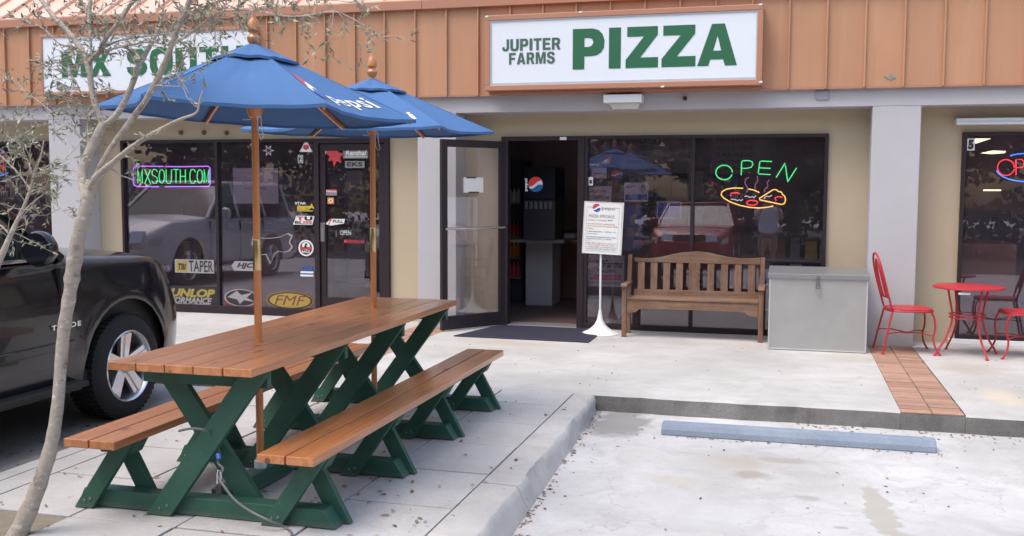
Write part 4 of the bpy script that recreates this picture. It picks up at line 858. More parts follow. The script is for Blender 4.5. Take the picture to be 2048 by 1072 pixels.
# ------------------------------------------------------------------ shop interiors
def ibox(name, label, cat, pix, Y, depth, mat_, z0=None, extra=None):
    x0, za, x1, zb = pbox(*pix, Y); za = za if z0 is None else z0
    q = MB(); q.box(x0, x1, Y, Y+depth, za, zb); o = q.build(name, mat_, bevel=.006); tag(o, label, cat)
    if extra: extra(o, x0, za, x1, zb, Y)
    return o
M['counterpanel'] = basic('grey_laminate', (0.55, 0.53, 0.58), .6, var=.06)
M['coolerfront'] = basic('cooler_body', (0.05, .05, .07), .4)
def counter_x(o, x0, z0, x1, z1, Y):
    q = MB(); q.box(x0-.05, x1+1.2, Y-.03, Y+.6, z1+.001, z1+.035); q.build('counter_top', 'oak', o)
ibox('service_counter', 'pale grey service counter seen through the pizza shop doorway', 'counter', (1051, 484, 1105, 600), 12.9, .5, 'counterpanel', 0.006, counter_x)
ck = thing('drink_cooler', 'dark drink cooler with red bottles just inside the pizza shop doorway', 'cooler', (-3.45, 13.4, 0))
x0, z0, x1, z1 = pbox(1006, 320, 1046, 610, 13.2)
q = MB(); q.box(x0, x1, 13.2, 13.7, .01, z1); q.build('cabinet', 'coolerfront', ck, bevel=.01)
bt = []
for r, (za, m_) in enumerate(((.35, 'logored'), (.62, 'orange'), (.9, 'logored'), (1.35, 'paper'))):
    for i in range(4):
        q = MB(); xx = x0+.05+i*(x1-x0-.1)/3; q.lathe([(.0, 0), (.028, 0), (.028, .13), (.012, .18), (.012, .2), (0, .2)], (xx, 13.16, za), 8); q.build('bottle', m_, ck, smooth=True)
    q = MB(); q.box(x0, x1, 13.1, 13.199, za-.02, za-.002); q.build('shelf', 'grey', ck)
fz = thing('soda_fountain', 'dark soda fountain with sideways pepsi logo behind the doorway', 'soda fountain', (-2.9, 12.35, .9))
x0, z0, x1, z1 = pbox(1046, 335, 1110, 398, 12.32)
q = MB(); q.box(x0, x1, 12.33, 12.9, z0, z1); q.build('cabinet', basic('navy_plastic', (.012, .014, .05), .5), fz, bevel=.01)
bx = pbox(1057, 353, 1085, 384, 12.32); cx, cz = (bx[0]+bx[2])/2, (bx[1]+bx[3])/2; rx = (bx[2]-bx[0])/2
bpy.data.objects.remove(bpy.data.objects['vertical_cola_logo'])
q = MB(); vs, fs = fill2d([circ(cx, cz, rx*1.06)]); q.add([(v[0], 12.326, v[1]) for v in vs], fs); q.build('logo_backing', 'white', fz, recalc=False)
for nm, pl, m_ in (('logo_red', r_, 'logored'), ('logo_white', w_, 'white'), ('logo_blue', b_, 'logoblue')):
    q = MB(); vs, fs = fill2d([[(cx+rx*a, cz+rx*b) for a, b in pl]]); q.add([(v[0], 12.322, v[1]) for v in vs], fs); q.build(nm, emit(nm+'_added_glow', {'logored': (.6, .05, .06), 'white': (.6, .62, .66), 'logoblue': (.02, .12, .4)}[m_], .3), fz, recalc=False)  # emission added to the logo and its word, which are no lamps
q = MB(); vs, fs = text2d('pepsi', .02); p2 = fit(vs, (0, 0, 1, 1)); tb = pbox(1049, 357, 1056, 382, 12.32)
q.add([(tb[2]-(tb[2]-tb[0])*v, 12.322, tb[1]+(tb[3]-tb[1])*u) for u, v in p2], fs); q.build('logo_word', emit('word_added_glow', (.6, .62, .66), .4), fz, recalc=False)
q = MB(); q.box(x0, x1, 12.34, 12.9, .9, z0-.002); q.build('dispenser_body', 'coolerfront', fz, bevel=.01)
q = MB(); q.box(x0-.2, x1+.1, 12.4, 13.0, .86, .898); q.build('stand_shelf', 'grey', fz)
for i in range(6):
    q = MB(); xx = x0+.05+i*(x1-x0-.1)/5; q.box(xx-.02, xx+.02, 12.3, 12.339, z0-.12, z0-.03); q.build('dispenser_tap', 'grey', fz)
ibox('back_counter', 'dark wooden back counter across the pizza shop', 'counter', (1120, 470, 1640, 600), 13.9, .6, 'oak', .006)
ibox('cup_stack', 'pale paper cups standing by the soda fountain', 'cups', (1009, 395, 1017, 414), 12.7, .1, 'paper')
ibox('white_bundle', 'white bundle lying on the pizza shop counter', 'bundle', (1122, 468, 1150, 484), 13.3, .2, 'paper')
# motorcycle shop
ibox('red_display', 'red display panel with grey star inside the motorcycle shop', 'display', (316, 388, 426, 438), 13.0, .1, basic('dim_red', (.28, .02, .03), .7))
x0, z0, x1, z1 = pbox(330, 392, 380, 432, 12.98)
q = MB(); q.prism([((x0+x1)/2+.16*math.cos(i*PI/5+PI/2)*(1 if i % 2 == 0 else .45), (z0+z1)/2+.16*math.sin(i*PI/5+PI/2)*(1 if i % 2 == 0 else .45)) for i in range(10)], 'Y', 12.985, 12.998)
tag(q.build('star_emblem', 'grey'), 'grey star on the red display in the motorcycle shop', 'star')
ibox('low_counter', 'brown counter inside the motorcycle shop', 'counter', (345, 468, 630, 560), 12.7, .6, basic('tan_laminate', (.30, .2, .15), .7, var=.2), .006)
ibox('merchandise_boxes', 'grey stacked merchandise boxes beside the red display', 'boxes', (262, 396, 312, 470), 12.9, .4, 'grey')
for i, xx in enumerate((367, 397)):
    ibox('oil_bottle', ('left' if i == 0 else 'right')+' yellow oil bottle on the motorcycle shop counter', 'bottle', (xx, 483, xx+11, 510), 12.6, .08, 'yellow')
def shelf_unit(name, label, x0, x1, Y, z1, rows, cols, item, seed):
    random.seed(seed); t = thing(name, label, 'shelf', ((x0+x1)/2, Y, 0))
    q = MB(); q.box(x0, x0+.03, Y, Y+.35, .01, z1); q.box(x1-.03, x1, Y, Y+.35, .01, z1); q.box(x0+.03, x1-.03, Y+.33, Y+.35, .01, z1); q.build('cabinet', 'coolerfront', t)
    for r in range(rows):
        z = .12+r*(z1-.15)/rows; q = MB(); q.box(x0+.03, x1-.03, Y+.01, Y+.328, z-.02, z); q.build('shelf_board', 'grey', t)
        for c in range(cols):
            w_ = (x1-x0-.1)/cols; a = x0+.05+c*w_; h_ = random.uniform(.5, .85)*(z1-.15)/rows
            q = MB(); q.box(a+.01, a+w_-random.uniform(.01, .05), Y+.03, Y+.25, z+.001, z+h_); q.build(item, random.choice(['grey', 'dimpaper', 'logored', 'oak', 'logoblue', 'paper', 'yellow', 'dimorange']), t, bevel=.006)
shelf_unit('merchandise_shelf', 'tall shelf of coloured boxes deep inside the motorcycle shop behind the near umbrella pole', -8.6, -6.2, 14.3, 1.9, 4, 8, 'boxed_item', 3)
shelf_unit('display_shelf', 'shelf of coloured boxes seen through the motorcycle shop door glass', -6.0, -4.1, 14.3, 1.7, 4, 6, 'boxed_item', 4)
shelf_unit('pantry_shelf', 'shelf of packaged goods at the back of the pizza shop', -2.6, -.6, 14.4, 1.9, 4, 8, 'package', 5)
shelf_unit('snack_shelf', 'low shelf of bright packages inside the pizza window behind the storage chest', -.35, .75, 12.4, 1.05, 3, 6, 'package', 6)
for i, (x0, x1, z0, z1) in enumerate(((-2.2, -1.2, 1.75, 2.35), (-1.0, -.2, 1.75, 2.35))):
    q = MB(); q.box(x0, x1, 13.6, 13.63, z0, z1); o = tag(q.build('menu_board', 'dimwhite'), ('left', 'right')[i]+' hanging menu board inside the pizza shop', 'menu board')
    q = MB()
    for k in range(6): wallprint(q, text2d(('CHEESE PIZZA', 'PEPPERONI', 'CALZONE', 'SALADS', 'WINGS', 'DRINKS')[k], .0), (x0+.08, z1-.11-k*.09, x0+.55, z1-.06-k*.09), 13.598)
    q.build('menu_lettering', 'black', o, recalc=False)
# right shop
ibox('cardboard_box', 'large brown cardboard box inside the right hand window', 'box', (1918, 488, 2034, 650), 11.7, .8, basic('cardboard', (.36, .22, .15), .8, var=.12), .006)
ibox('dark_counter', 'dark counter behind the brown box in the right hand shop', 'counter', (1915, 425, 2200, 560), 13.0, .6, basic('slate_counter', (.06, .06, .09), .6), .006)
for i, (pts, lab) in enumerate((([(1950, 277), (1983, 277), (1952, 287)], 'near'), ([(1962, 306), (1985, 301), (2012, 302), (2010, 306), (1985, 308)], 'middle'), ([(1968, 379), (2002, 379), (2002, 382), (1968, 382)], 'far'))):
    zc = (2.58, 2.45, 1.62)[i]; yy = (12.2, 13.5, 14.7)[i]
    P = [at(x, y, Y=yy) for x, y in pts]; q = MB(); q.prism([(p.x, p.z) for p in P], 'Y', yy, yy+.05)
    tag(q.build('ceiling_light', 'tubelight'), lab+' glowing ceiling light panel inside the right hand shop', 'ceiling light')

# ------------------------------------------------------------------ picnic table
TX = -2.625; TZ = 0.757
pt = thing('picnic_table', 'long picnic table with stained orange top and green crossed legs, benches attached', 'picnic table', (TX, 5.4, 0))
for i in range(5):
    x0 = TX-0.3665+i*0.1475; q = MB(); q.box(x0, x0+0.1425, 3.945+random.uniform(-.004, .004), 6.83+random.uniform(-.006, .006), TZ-.038, TZ)
    q.build('top_plank', 'table', pt, bevel=0.004)
BZ = 0.385
BL, BR = TX-0.475, TX+0.53
for c in (BL, BR):
    for s in (-1, 1):
        x0 = c+(s-1)*0.0685+ (0 if s < 0 else .003); x0 = c-0.137 if s < 0 else c+.004
        q = MB(); q.box(x0, x0+0.133, 3.93, 6.98, BZ-.04, BZ); q.build('bench_plank', 'table', pt, bevel=0.004)
FR = [4.17, 5.02, 5.87, 6.70]
def slant(q, x0, z0, x1, z1, wd, y0, y1):
    """board whose ends are cut horizontally"""
    q.prism([(x0-wd/2, z0), (x0+wd/2, z0), (x1+wd/2, z1), (x1-wd/2, z1)], 'Y', y0, y1)
bolt0 = None
def bolt_at(x, y, z):
    global bolt0
    if bolt0 is None:
        q = MB(); q.lathe([(.0, -.004), (.006, -.004), (.008, .0)], (0, 0, 0), 8, 'Y'); bolt0 = q.build('bolt', 'rubbergrey', pt, local=True); o = bolt0
    else: o = inst(bolt0, 'bolt', pt, (0, 0, 0))
    o.location = Vector((x, y, z))-pt.location
for fy in FR:
    for dx in (-.018, .022): bolt_at(TX-.195+dx, fy-.084, .045+dx*.4)
    for c in (BL, BR):
        for dx in (-.015, .018): bolt_at(c-.14+dx, fy-.084, .045+dx*.3)
    q = MB(); q.prism([(TX-.70, .004), (TX-.66, .09), (TX+.62, .09), (TX+.675, .004)], 'Y', fy-.045, fy+.045); q.build('base_beam', 'green', pt, bevel=.004)
    q = MB(); slant(q, TX-.225, .003, TX+.30, TZ-.04, .132, fy-.083, fy-.046); q.build('leg', 'green', pt, bevel=.003)
    q = MB(); slant(q, TX+.235, .003, TX-.28, TZ-.04, .132, fy+.046, fy+.083); q.build('leg', 'green', pt, bevel=.003)
    q = MB(); q.box(TX-.33, TX+.33, fy-.02, fy+.018, TZ-.128, TZ-.040); q.build('top_brace', 'green', pt, bevel=.003)
    for c in (BL, BR):
        q = MB(); slant(q, c-.165, .003, c+.07, BZ-.042, .10, fy-.083, fy-.046); q.build('bench_leg', 'green', pt, bevel=.003)
        q = MB(); slant(q, c+.13, .003, c-.055, BZ-.042, .095, fy+.046, fy+.083); q.build('bench_leg', 'green', pt, bevel=.003)
        q = MB(); q.prism([(c-.125, BZ-.041), (c+.125, BZ-.041), (c+.085, BZ-.11), (c-.085, BZ-.11)], 'Y', fy-.044, fy+.044); q.build('seat_cleat', 'green', pt, bevel=.003)
q = MB()
for i in range(3): q.box(TX-.045, TX+.045, FR[i]+.09, FR[i+1]-.09, .006, .095)
q.build('long_beam', 'green', pt, bevel=.004)

# ------------------------------------------------------------------ umbrellas
def umbrella(px, py, Rr, zr, th, tilt, label, logo, ztop=2.30, ox=0, oy=0, far_logo=False):
    t = thing('patio_umbrella', label, 'umbrella', (px, py, 0.095), 'pepsi umbrellas standing through the picnic table')
    a_, b_ = tilt
    q = MB(); q.lathe([(.0, .10), (.0195, .10), (.0195, 1.28), (.0, 1.28)], (px, py, 0), 14); q.build('lower_pole', 'pole', t, smooth=True)
    q = MB(); q.lathe([(.0, 1.281), (.0185, 1.281), (.0185, 2.29), (0, 2.29)], (px, py, 0), 14); q.build('upper_pole', 'pole', t, smooth=True)
    q = MB(); q.lathe([(.020, 1.13), (.0215, 1.135), (.0215, 1.285), (.020, 1.29)], (px, py, 0), 16); q.build('brass_sleeve', 'brass', t, smooth=True)
    q = MB(); q.lathe([(.0, .095), (.03, .095), (.032, .10), (.032, .135), (.0235, .137), (.0235, .15)], (px, py, 0), 16); q.build('pipe_collar', 'whitepaint', t, smooth=True)
    q = MB(); q.lathe([(.021, zr-.03), (.03, zr-.025), (.042, zr+.01), (.042, zr+.04), (.022, zr+.055)], (px, py, 0), 16); q.build('runner_hub', 'pole', t, smooth=True)
    q = MB(); q.lathe([(.018, 2.27), (.030, 2.285), (.034, 2.305), (.020, 2.322), (.020, 2.328), (.031, 2.338), (.033, 2.362), (.022, 2.39), (.012, 2.412), (.010, 2.425), (.0, 2.428)], (px, py, .005), 16); q.build('finial', 'pole', t, smooth=True)
    cx, cy = px+ox, py+oy
    C = []
    for k in range(6):
        an = R(th+60*k); x, y = Rr*math.cos(an), Rr*math.sin(an); C.append(Vector((cx+x, cy+y, zr+a_*x+b_*y)))
    apex = Vector((px, py, ztop-.02))
    def surf(k, s, u, off=0.0):     # s: 0 apex .. 1 rim ; u: 0..1 between corner k and k+1
        A = C[k]; B = C[(k+1) % 6]
        p = apex.lerp(A.lerp(B, u), s)
        sag = 0.055*4*u*(1-u)*s*s      # fabric billow between ribs
        inw = apex-A.lerp(B, u); inw.z = 0
        p += inw*0.10*4*u*(1-u)*s**2; p.z -= 0.016*math.sin(s*PI)*4*u*(1-u)
        p.z += -0.015*4*u*(1-u)*s + (0.006*math.sin(u*13+k*2)*math.sin(s*3.1+k)+0.0025*math.sin(u*37+k)*s)*(1-s)*2*s + 0.0012*math.sin(u*23+k)*s*s
        n = (A-apex).cross(B-apex).normalized()
        if n.z < 0: n = -n
        return p+n*off
    q = MB(); NS, NU = 14, 26
    for k in range(6):
        q.grid([[surf(k, max(.03, i/NS), j/NU) for j in range(NU+1)] for i in range(NS+1)])
        q.grid([[surf(k, max(.03, i/NS), j/NU, -.003) for j in range(NU, -1, -1)] for i in range(NS+1)])
        q.grid([[surf(k, 1, j/NU, 0) for j in range(NU+1)], [surf(k, 1, j/NU, 0)-Vector((0, 0, .016)) for j in range(NU+1)]])
    q.build('canopy', 'canvas', t, smooth=False, recalc=False)
    cobj = t.children[-1]; cobj.data.polygons.foreach_set('use_smooth', [True]*len(cobj.data.polygons))
    # vent cap, scalloped
    q = MB(); rows = []
    for i in range(7):
        row = []
        for j in range(73):
            kk = j/12; k = int(kk) % 6; u = kk-int(kk); s = 0.02+0.25*i/6
            p = surf(k, s, u, 0.007+.006*(i/6))
            p.z += 0.020*(i/6)**2*(math.sin(u*PI)**.7) - .003*(i/6)
            row.append(p)
        rows.append(row)
    q.grid(rows); q.grid([[p-Vector((0, 0, .004)) for p in r[::-1]] for r in rows])
    q.grid([rows[-1], [p-Vector((0, 0, .014)) for p in rows[-1]]])
    q.build('vent_cap', 'canvas', t, recalc=False); c2 = t.children[-1]; c2.data.polygons.foreach_set('use_smooth', [True]*len(c2.data.polygons))
    for k in range(6):
        a = apex.lerp(C[k], .05)-Vector((0, 0, .026)); b = apex.lerp(C[k], .97)-Vector((0, 0, .026))
        q = MB(); q.bar(a, b, .013, .022); q.build('rib', 'pole', t)
        h = Vector((px, py, zr+.03)); m_ = apex.lerp(C[k], .55)-Vector((0, 0, .035)); d = Vector((C[k].x-px, C[k].y-py, 0)).normalized()
        q = MB(); q.bar(h+d*.035, m_, .012, .02); q.build('strut', 'pole', t)
    q = MB(); q.tube([(px+.05, py-.03, zr-.02), (px+.055, py-.03, zr-.09), (px+.065, py-.03, zr-.12), (px+.05, py-.03, zr-.14), (px+.035, py-.03, zr-.11), (px+.025, py-.02, zr-.02)], .0022, 5); q.tube([(px-.07, py, zr-.035), (px+.02, py, zr-.035)], .002, 5); q.build('pull_cord', 'whitepaint', t)
    # print on the panel between corners 5 and 0
    def onpanel(vs, fs, name, mat_, k, lay):
        # vs in (u: 0..1 along rim, s: 0..1)
        q = MB(); q.add([surf(k, s, u, .0035+lay*.0012) for u, s in vs], fs); q.build(name, mat_, t, recalc=False)
    for k in logo:
        g3 = globe_parts(.155, .0, .145, .19)
        for nm, pl, m_ in (('logo_red', g3[0], 'logored'), ('logo_white', g3[1], 'paper'), ('logo_blue', g3[2], 'logoblue')):
            vs, fs = fill2d([pl]); onpanel([(v[0], .66-v[1]*1.0) for v in vs], fs, nm, m_, k, 0)
        vs, fs = text2d('pepsi', .012, spacing=1.05); p2 = fit(vs, (.31, .70, .90, .89)); onpanel([(u, 1.60-s-.0*u) for u, s in p2], fs, 'logo_word', 'paper', k, 0)
    return t
umbrella(-2.625, 4.66, .80, 1.935, 21, (-.029, -.025), 'near blue pepsi umbrella on a wooden pole, foremost of the two', (5, 2), 2.30, .014, .008)
umbrella(-2.645, 6.22, .826, 1.932, 24, (-.004, .009), 'farther blue pepsi umbrella, partly hidden behind the near one', (4, 1), 2.285, -.017, -.007)

# security cable and padlock
q = MB()
cab = [at(358, 862, Y=4.05), at(385, 857, Y=4.03), at(415, 862, Y=4.06), at(428, 880, Y=4.2), at(440, 905, Y=4.2), at(436, 925, Y=4.10), at(446, 938, Y=4.06), at(438, 955, Y=4.05), at(450, 975, Y=4.03), at(470, 1000, Y=4.02), at(500, 1022, Y=4.02), at(540, 1042, Y=4.02), at(572, 1056, Z=.01), at(583, 1072, Z=.01), at(560, 1110, Z=.01)]
def smooth_path(P, n=5):
    out = []
    for i in range(len(P)-1):
        p0 = P[max(0, i-1)]; p1 = P[i]; p2 = P[i+1]; p3 = P[min(len(P)-1, i+2)]
        for j in range(n):
            t = j/n; out.append(0.5*((2*p1)+(p2-p0)*t+(2*p0-5*p1+4*p2-p3)*t*t+(3*p1-p0-3*p2+p3)*t**3))
    out.append(P[-1]); return out
q.tube(smooth_path(cab, 6), .0058, 7)
tag(q.build('security_cable', 'rubbergrey', smooth=True), 'grey security cable looped round the near table legs and trailing off', 'cable')
c = at(439, 978, Y=4.05)
pk = thing('padlock', 'black padlock hanging on the grey cable under the table', 'padlock', tuple(c))
q = MB(); q.box(c.x-.016, c.x+.016, 4.04, 4.062, c.z-.022, c.z+.022); q.build('body', 'plastic', pk, bevel=.004)
q = MB(); q.tube([(c.x-.010, 4.05, c.z+.02), (c.x-.010, 4.05, c.z+.075), (c.x-.006, 4.05, c.z+.088), (c.x+.006, 4.05, c.z+.088), (c.x+.010, 4.05, c.z+.075), (c.x+.010, 4.05, c.z+.02)], .004, 8); q.build('shackle', 'chrome', pk, smooth=True)
q = MB(); q.tube([at(436, 908, Y=4.08), at(438, 918, Y=4.07)], .011, 8); q.build('blue_tag', 'bluetag', pk)

# ------------------------------------------------------------------ garden bench
gb = thing('garden_bench', 'weathered wooden garden bench with slatted back and curved top rail', 'bench', (-.93, 10.6, 0))
def bu(u): return -1.6+(u-215)*1.36/1265
YB = 10.84
for x in (-1.625, -.235):
    q = MB(); q.prism([(YB-.10, 0), (YB-.055, 0), (YB-.03, .40), (YB+.03, .84), (YB-.012, .84), (YB-.085, .40)], 'X', x-.022, x+.022); q.build('back_post', 'benchwood', gb, bevel=.003)
    q = MB(); q.prism([(10.44, 0), (10.485, 0), (10.488, .525), (10.438, .525)], 'X', x-.024, x+.024); q.build('front_leg', 'benchwood', gb, bevel=.003)
    q = MB(); q.prism([(10.41, .527), (10.41, .545), (10.45, .562), (10.6, .556), (YB-.02, .565), (YB-.02, .54), (10.6, .53)], 'X', x-.033, x+.033); q.build('armrest', 'benchwoodx', gb, bevel=.003)
    q = MB(); q.box(x-.018, x+.018, 10.49, YB-.09, .31, .37); q.build('side_rail', 'benchwoodx', gb, bevel=.003)
tp = [(bu(u), v) for u, v in ((238, .812), (300, .806), (400, .808), (500, .822), (620, .856), (720, .878), (850, .892), (960, .882), (1060, .858), (1160, .838), (1260, .826), (1360, .828), (1462, .838))]
q = MB(); q.prism(tp+[(bu(1462), .765), (bu(238), .765)], 'Y', YB-.024, YB+.004); q.build('top_rail', 'benchwoodx', gb, bevel=.003)
q = MB(); q.box(bu(240), bu(1460), YB-.055, YB-.028, .40, .475); q.build('lower_rail', 'benchwoodx', gb, bevel=.003)
for u in (308, 435, 560, 687, 990, 1122, 1252, 1382):
    q = MB(); w2 = .036; x = bu(u); q.add([(x-w2, YB-.048, .474), (x+w2, YB-.048, .474), (x+w2, YB-.034, .474), (x-w2, YB-.034, .474), (x-w2, YB-.018, .766), (x+w2, YB-.018, .766), (x+w2, YB-.004, .766), (x-w2, YB-.004, .766)],
                    [(0, 3, 2, 1), (4, 5, 6, 7), (0, 1, 5, 4), (1, 2, 6, 5), (2, 3, 7, 6), (3, 0, 4, 7)]); q.build('slat', 'benchwood', gb, bevel=.002)
q = MB(); x = bu(832); half = []
for i in range(21):
    v = i/20; half.append((.062-.010*math.sin(v*4.5*PI)**2*(1 if .1 < v < .8 else .3), v))
pts = [(x+a, .474+.292*v) for a, v in half]+[(x-a, .474+.292*v) for a, v in half[::-1]]
q.prism(pts, 'Y', YB-.04, YB-.022); q.build('carved_slat', 'benchwood', gb, bevel=.002)
ap = [(-1.60, .395), (-.26, .395), (-.26, .255), (-.32, .257), (-.36, .268), (-.39, .295), (-.43, .305), (-1.43, .305), (-1.47, .295), (-1.50, .268), (-1.54, .257), (-1.60, .255)]
q = MB(); q.prism(ap, 'Y', 10.45, 10.475); q.build('front_apron', 'benchwoodx', gb, bevel=.003)
for i in range(5):
    y = 10.44+i*.066; q = MB(); q.box(-1.598, -.262, y, y+.056, .397+.002*i, .417-.006*(i == 4)); q.build('seat_slat', 'benchwoodx', gb, bevel=.002)
q = MB(); q.box(-.96, -.92, 10.48, 10.75, .34, .396); q.build('centre_support', 'benchwoodx', gb)

# ------------------------------------------------------------------ metal chest
mc = thing('storage_chest', 'galvanised metal storage chest with padlocked hasp beside the pillar', 'chest', (.3, 10.3, 0))
q = MB(); q.box(-.155, .752, 10.045, 10.62, .004, .715); q.build('body', 'steel', mc, bevel=.004)
q = MB(); q.add([(-.165, 10.03, .716), (.765, 10.03, .716), (.765, 10.635, .745), (-.165, 10.635, .745), (-.165, 10.03, .742), (.765, 10.03, .742), (.765, 10.635, .772), (-.165, 10.635, .772)],
                [(0, 3, 2, 1), (4, 5, 6, 7), (0, 1, 5, 4), (1, 2, 6, 5), (2, 3, 7, 6), (3, 0, 4, 7)])
q.box(-.165, .765, 10.024, 10.034, .695, .742); q.build('lid', 'steellid', mc, bevel=.003)
q = MB(); q.box(-.152, -.140, 10.038, 10.046, .006, .69); q.box(.738, .75, 10.038, 10.046, .006, .69); q.box(-.14, .738, 10.038, 10.046, .006, .018); q.build('edge_trim', basic('bright_edge', (.6, .6, .62), .4, .5), mc)
q = MB(); q.box(.282, .312, 10.014, 10.023, .62, .725); q.box(.278, .316, 10.02, 10.04, .60, .64); q.build('hasp', basic('dull_steel', (.22, .2, .19), .45, .8), mc, bevel=.002)
q = MB(); q.box(.283, .313, 10.0, 10.018, .565, .60); q.tube([(.289, 10.009, .60), (.289, 10.009, .62), (.298, 10.009, .63), (.307, 10.009, .62), (.307, 10.009, .60)], .004, 6); q.build('lock', basic('lock_metal', (.5, .46, .42), .35, .8), mc, bevel=.002)

# ------------------------------------------------------------------ menu stand
sx, sy = -1.905, 10.60
sg = thing('menu_stand', 'white pedestal sign stand holding a pepsi pizza specials board', 'menu stand', (sx, sy, 0))
q = MB(); q.lathe([(.0, .0), (.2, .0), (.203, .006), (.19, .014), (.14, .035), (.095, .065), (.06, .10), (.035, .15), (.022, .21), (.015, .26), (.0, .26)], (sx, sy, 0), 40); q.build('base', 'whitepaint', sg, smooth=True)
q = MB(); q.lathe([(.0, .2), (.0115, .2), (.0115, .90), (0, .90)], (sx, sy, 0), 12); q.build('pole', 'whitepaint', sg, smooth=True)
CT = Vector((-1.883, 10.58, 1.132)); tl = R(2.5)
ux = Vector((math.cos(tl), 0, -math.sin(tl)*.9)); uz = Vector((math.sin(tl), 0, math.cos(tl)))
def bd(u, v, d): return CT+ux*u+uz*v+Vector((0, d, 0))
def bbox(q, u0_, u1_, v0_, v1_, d0, d1, mi=0): q.add([bd(u0_, v0_, d0), bd(u1_, v0_, d0), bd(u1_, v0_, d1), bd(u0_, v0_, d1), bd(u0_, v1_, d0), bd(u1_, v1_, d0), bd(u1_, v1_, d1), bd(u0_, v1_, d1)], [(0, 3, 2, 1), (4, 5, 6, 7), (0, 1, 5, 4), (1, 2, 6, 5), (2, 3, 7, 6), (3, 0, 4, 7)], mi)
hw, hh = .212, .277
q = MB(); bbox(q, -hw, hw, -hh, hh, -.004, .022); br = q.build('board', 'paper', sg, bevel=.003)
q = MB()
for a in ((-.178, -.176, -.245, .218), (.165, .167, -.245, .218), (-.178, .167, -.247, -.245), (-.178, -.12, .216, .219), (.13, .167, .216, .219)): bbox(q, a[0], a[1], a[2], a[3], -.0056, -.0046)
q.build('border_line', 'grey', br)
q = MB(); bbox(q, hw-.018, hw-.012, -hh, hh, -.007, -.004); bbox(q, -hw+.004, -hw+.010, -hh, hh, -.007, -.004); bbox(q, -hw+.011, hw-.019, -hh+.0, -hh+.006, -.007, -.004); bbox(q, -hw+.011, hw-.019, hh-.006, hh, -.007, -.004); q.build('board_rim', basic('rim', (.5, .5, .5), .5), br)
def bprint(vs, fs, m_, nm='print'):
    q = MB(); q.add([bd(v[0], v[1], -.0058) for v in vs], fs); q.build(nm, m_, br, recalc=False)
for pl, m_ in zip(globe_parts(-.076, .212, .044, .044), ('logored', 'white', 'logoblue')):
    vs, fs = fill2d([pl]); bprint(vs, fs, m_, 'logo')
vs, fs = text2d('pepsi', .01, spacing=1.05); bprint(fit(vs, (-.02, .185, .122, .228)), fs, 'grey', 'logo_word')
inkr = basic('ink_red', (.45, .13, .1), .7); inkb = basic('ink_blue', (.08, .09, .28), .7); inkg = basic('ink_green', (.12, .28, .14), .7); inkp = basic('ink_pink', (.45, .2, .25), .7)
for txt, b0, b1, v, h_, m_ in (('PIZZA SPECIALS:', -.155, .125, .110, .030, 'grey'), ('LARGE 1 TOPPING', -.165, .04, .073, .014, inkp), ('$9.99', .05, .10, .074, .018, 'darkblue'),
                               ('ANY SANDWICH OR CALZONE & SODA', -.165, .13, .035, .013, inkr), ('WITH SALAD, SOUP AND BREAD', -.165, .10, .010, .013, inkr), ('$7.99', .11, .155, .008, .016, 'black'), ('SPECIAL', -.165, -.10, -.014, .012, inkr),
                               ('2 MEDIUM PIZZAS 1 TOPPING', -.165, .10, -.046, .013, inkg), ('$15', .115, .14, -.044, .014, inkg), ('PICK UP ONLY', -.165, -.05, -.070, .011, inkg),
                               ("KIDS SPAGHETTI & MEATBALLS WITH GARLIC", -.168, .15, -.103, .012, inkb), ('KNOTS AND A SODA', -.165, .10, -.122, .012, inkb), ('$4.99', -.165, -.12, -.140, .011, 'grey'),
                               ('FAMILY MEAL DEALS TO GO EVERY DAY', -.168, .16, -.168, .012, inkr), ('LARGE CHEESE FREE DELIVERY', -.165, .14, -.188, .012, inkr),
                               ('ALL PRICES SUBJECT TO CHANGE WITHOUT', -.168, .16, -.212, .013, 'darkblue'), ('NOTICE. ASK FOR TODAYS SOUP', -.165, .15, -.231, .013, 'darkblue')):
    vs, fs = text2d(txt, .006, .15); bprint(fit(vs, (b0, v, b1, v+h_)), fs, m_, 'handwriting')

# door mat
q = MB(); c = [at(921, 679, Z=0), at(1179, 686, Z=0), at(1208, 661, Z=0), at(968, 654, Z=0)]
x0, x1 = -3.36, -1.93; q.add([(-3.34, 9.96, .004), (-1.90, 9.93, .004), (-1.90, 10.86, .004), (-3.10, 10.90, .004), (-3.34, 9.96, .014), (-1.90, 9.93, .014), (-1.90, 10.86, .014), (-3.10, 10.90, .014)],
                            [(0, 3, 2, 1), (4, 5, 6, 7), (0, 1, 5, 4), (1, 2, 6, 5), (2, 3, 7, 6), (3, 0, 4, 7)])
mt = tag(q.build('door_mat', 'mat', bevel=.003), 'dark blue rubber mat lying before the open pizza shop door', 'mat')
q = MB()
for i in range(44):
    x = -3.28+i*.031
    q.box(x, x+.012, 9.99, 10.84 if x > -3.08 else 10.0+(x+3.32)*3.4, .014, .018)
rb = q.build('mat_rib', 'mat', mt); rb['kind'] = 'stuff'

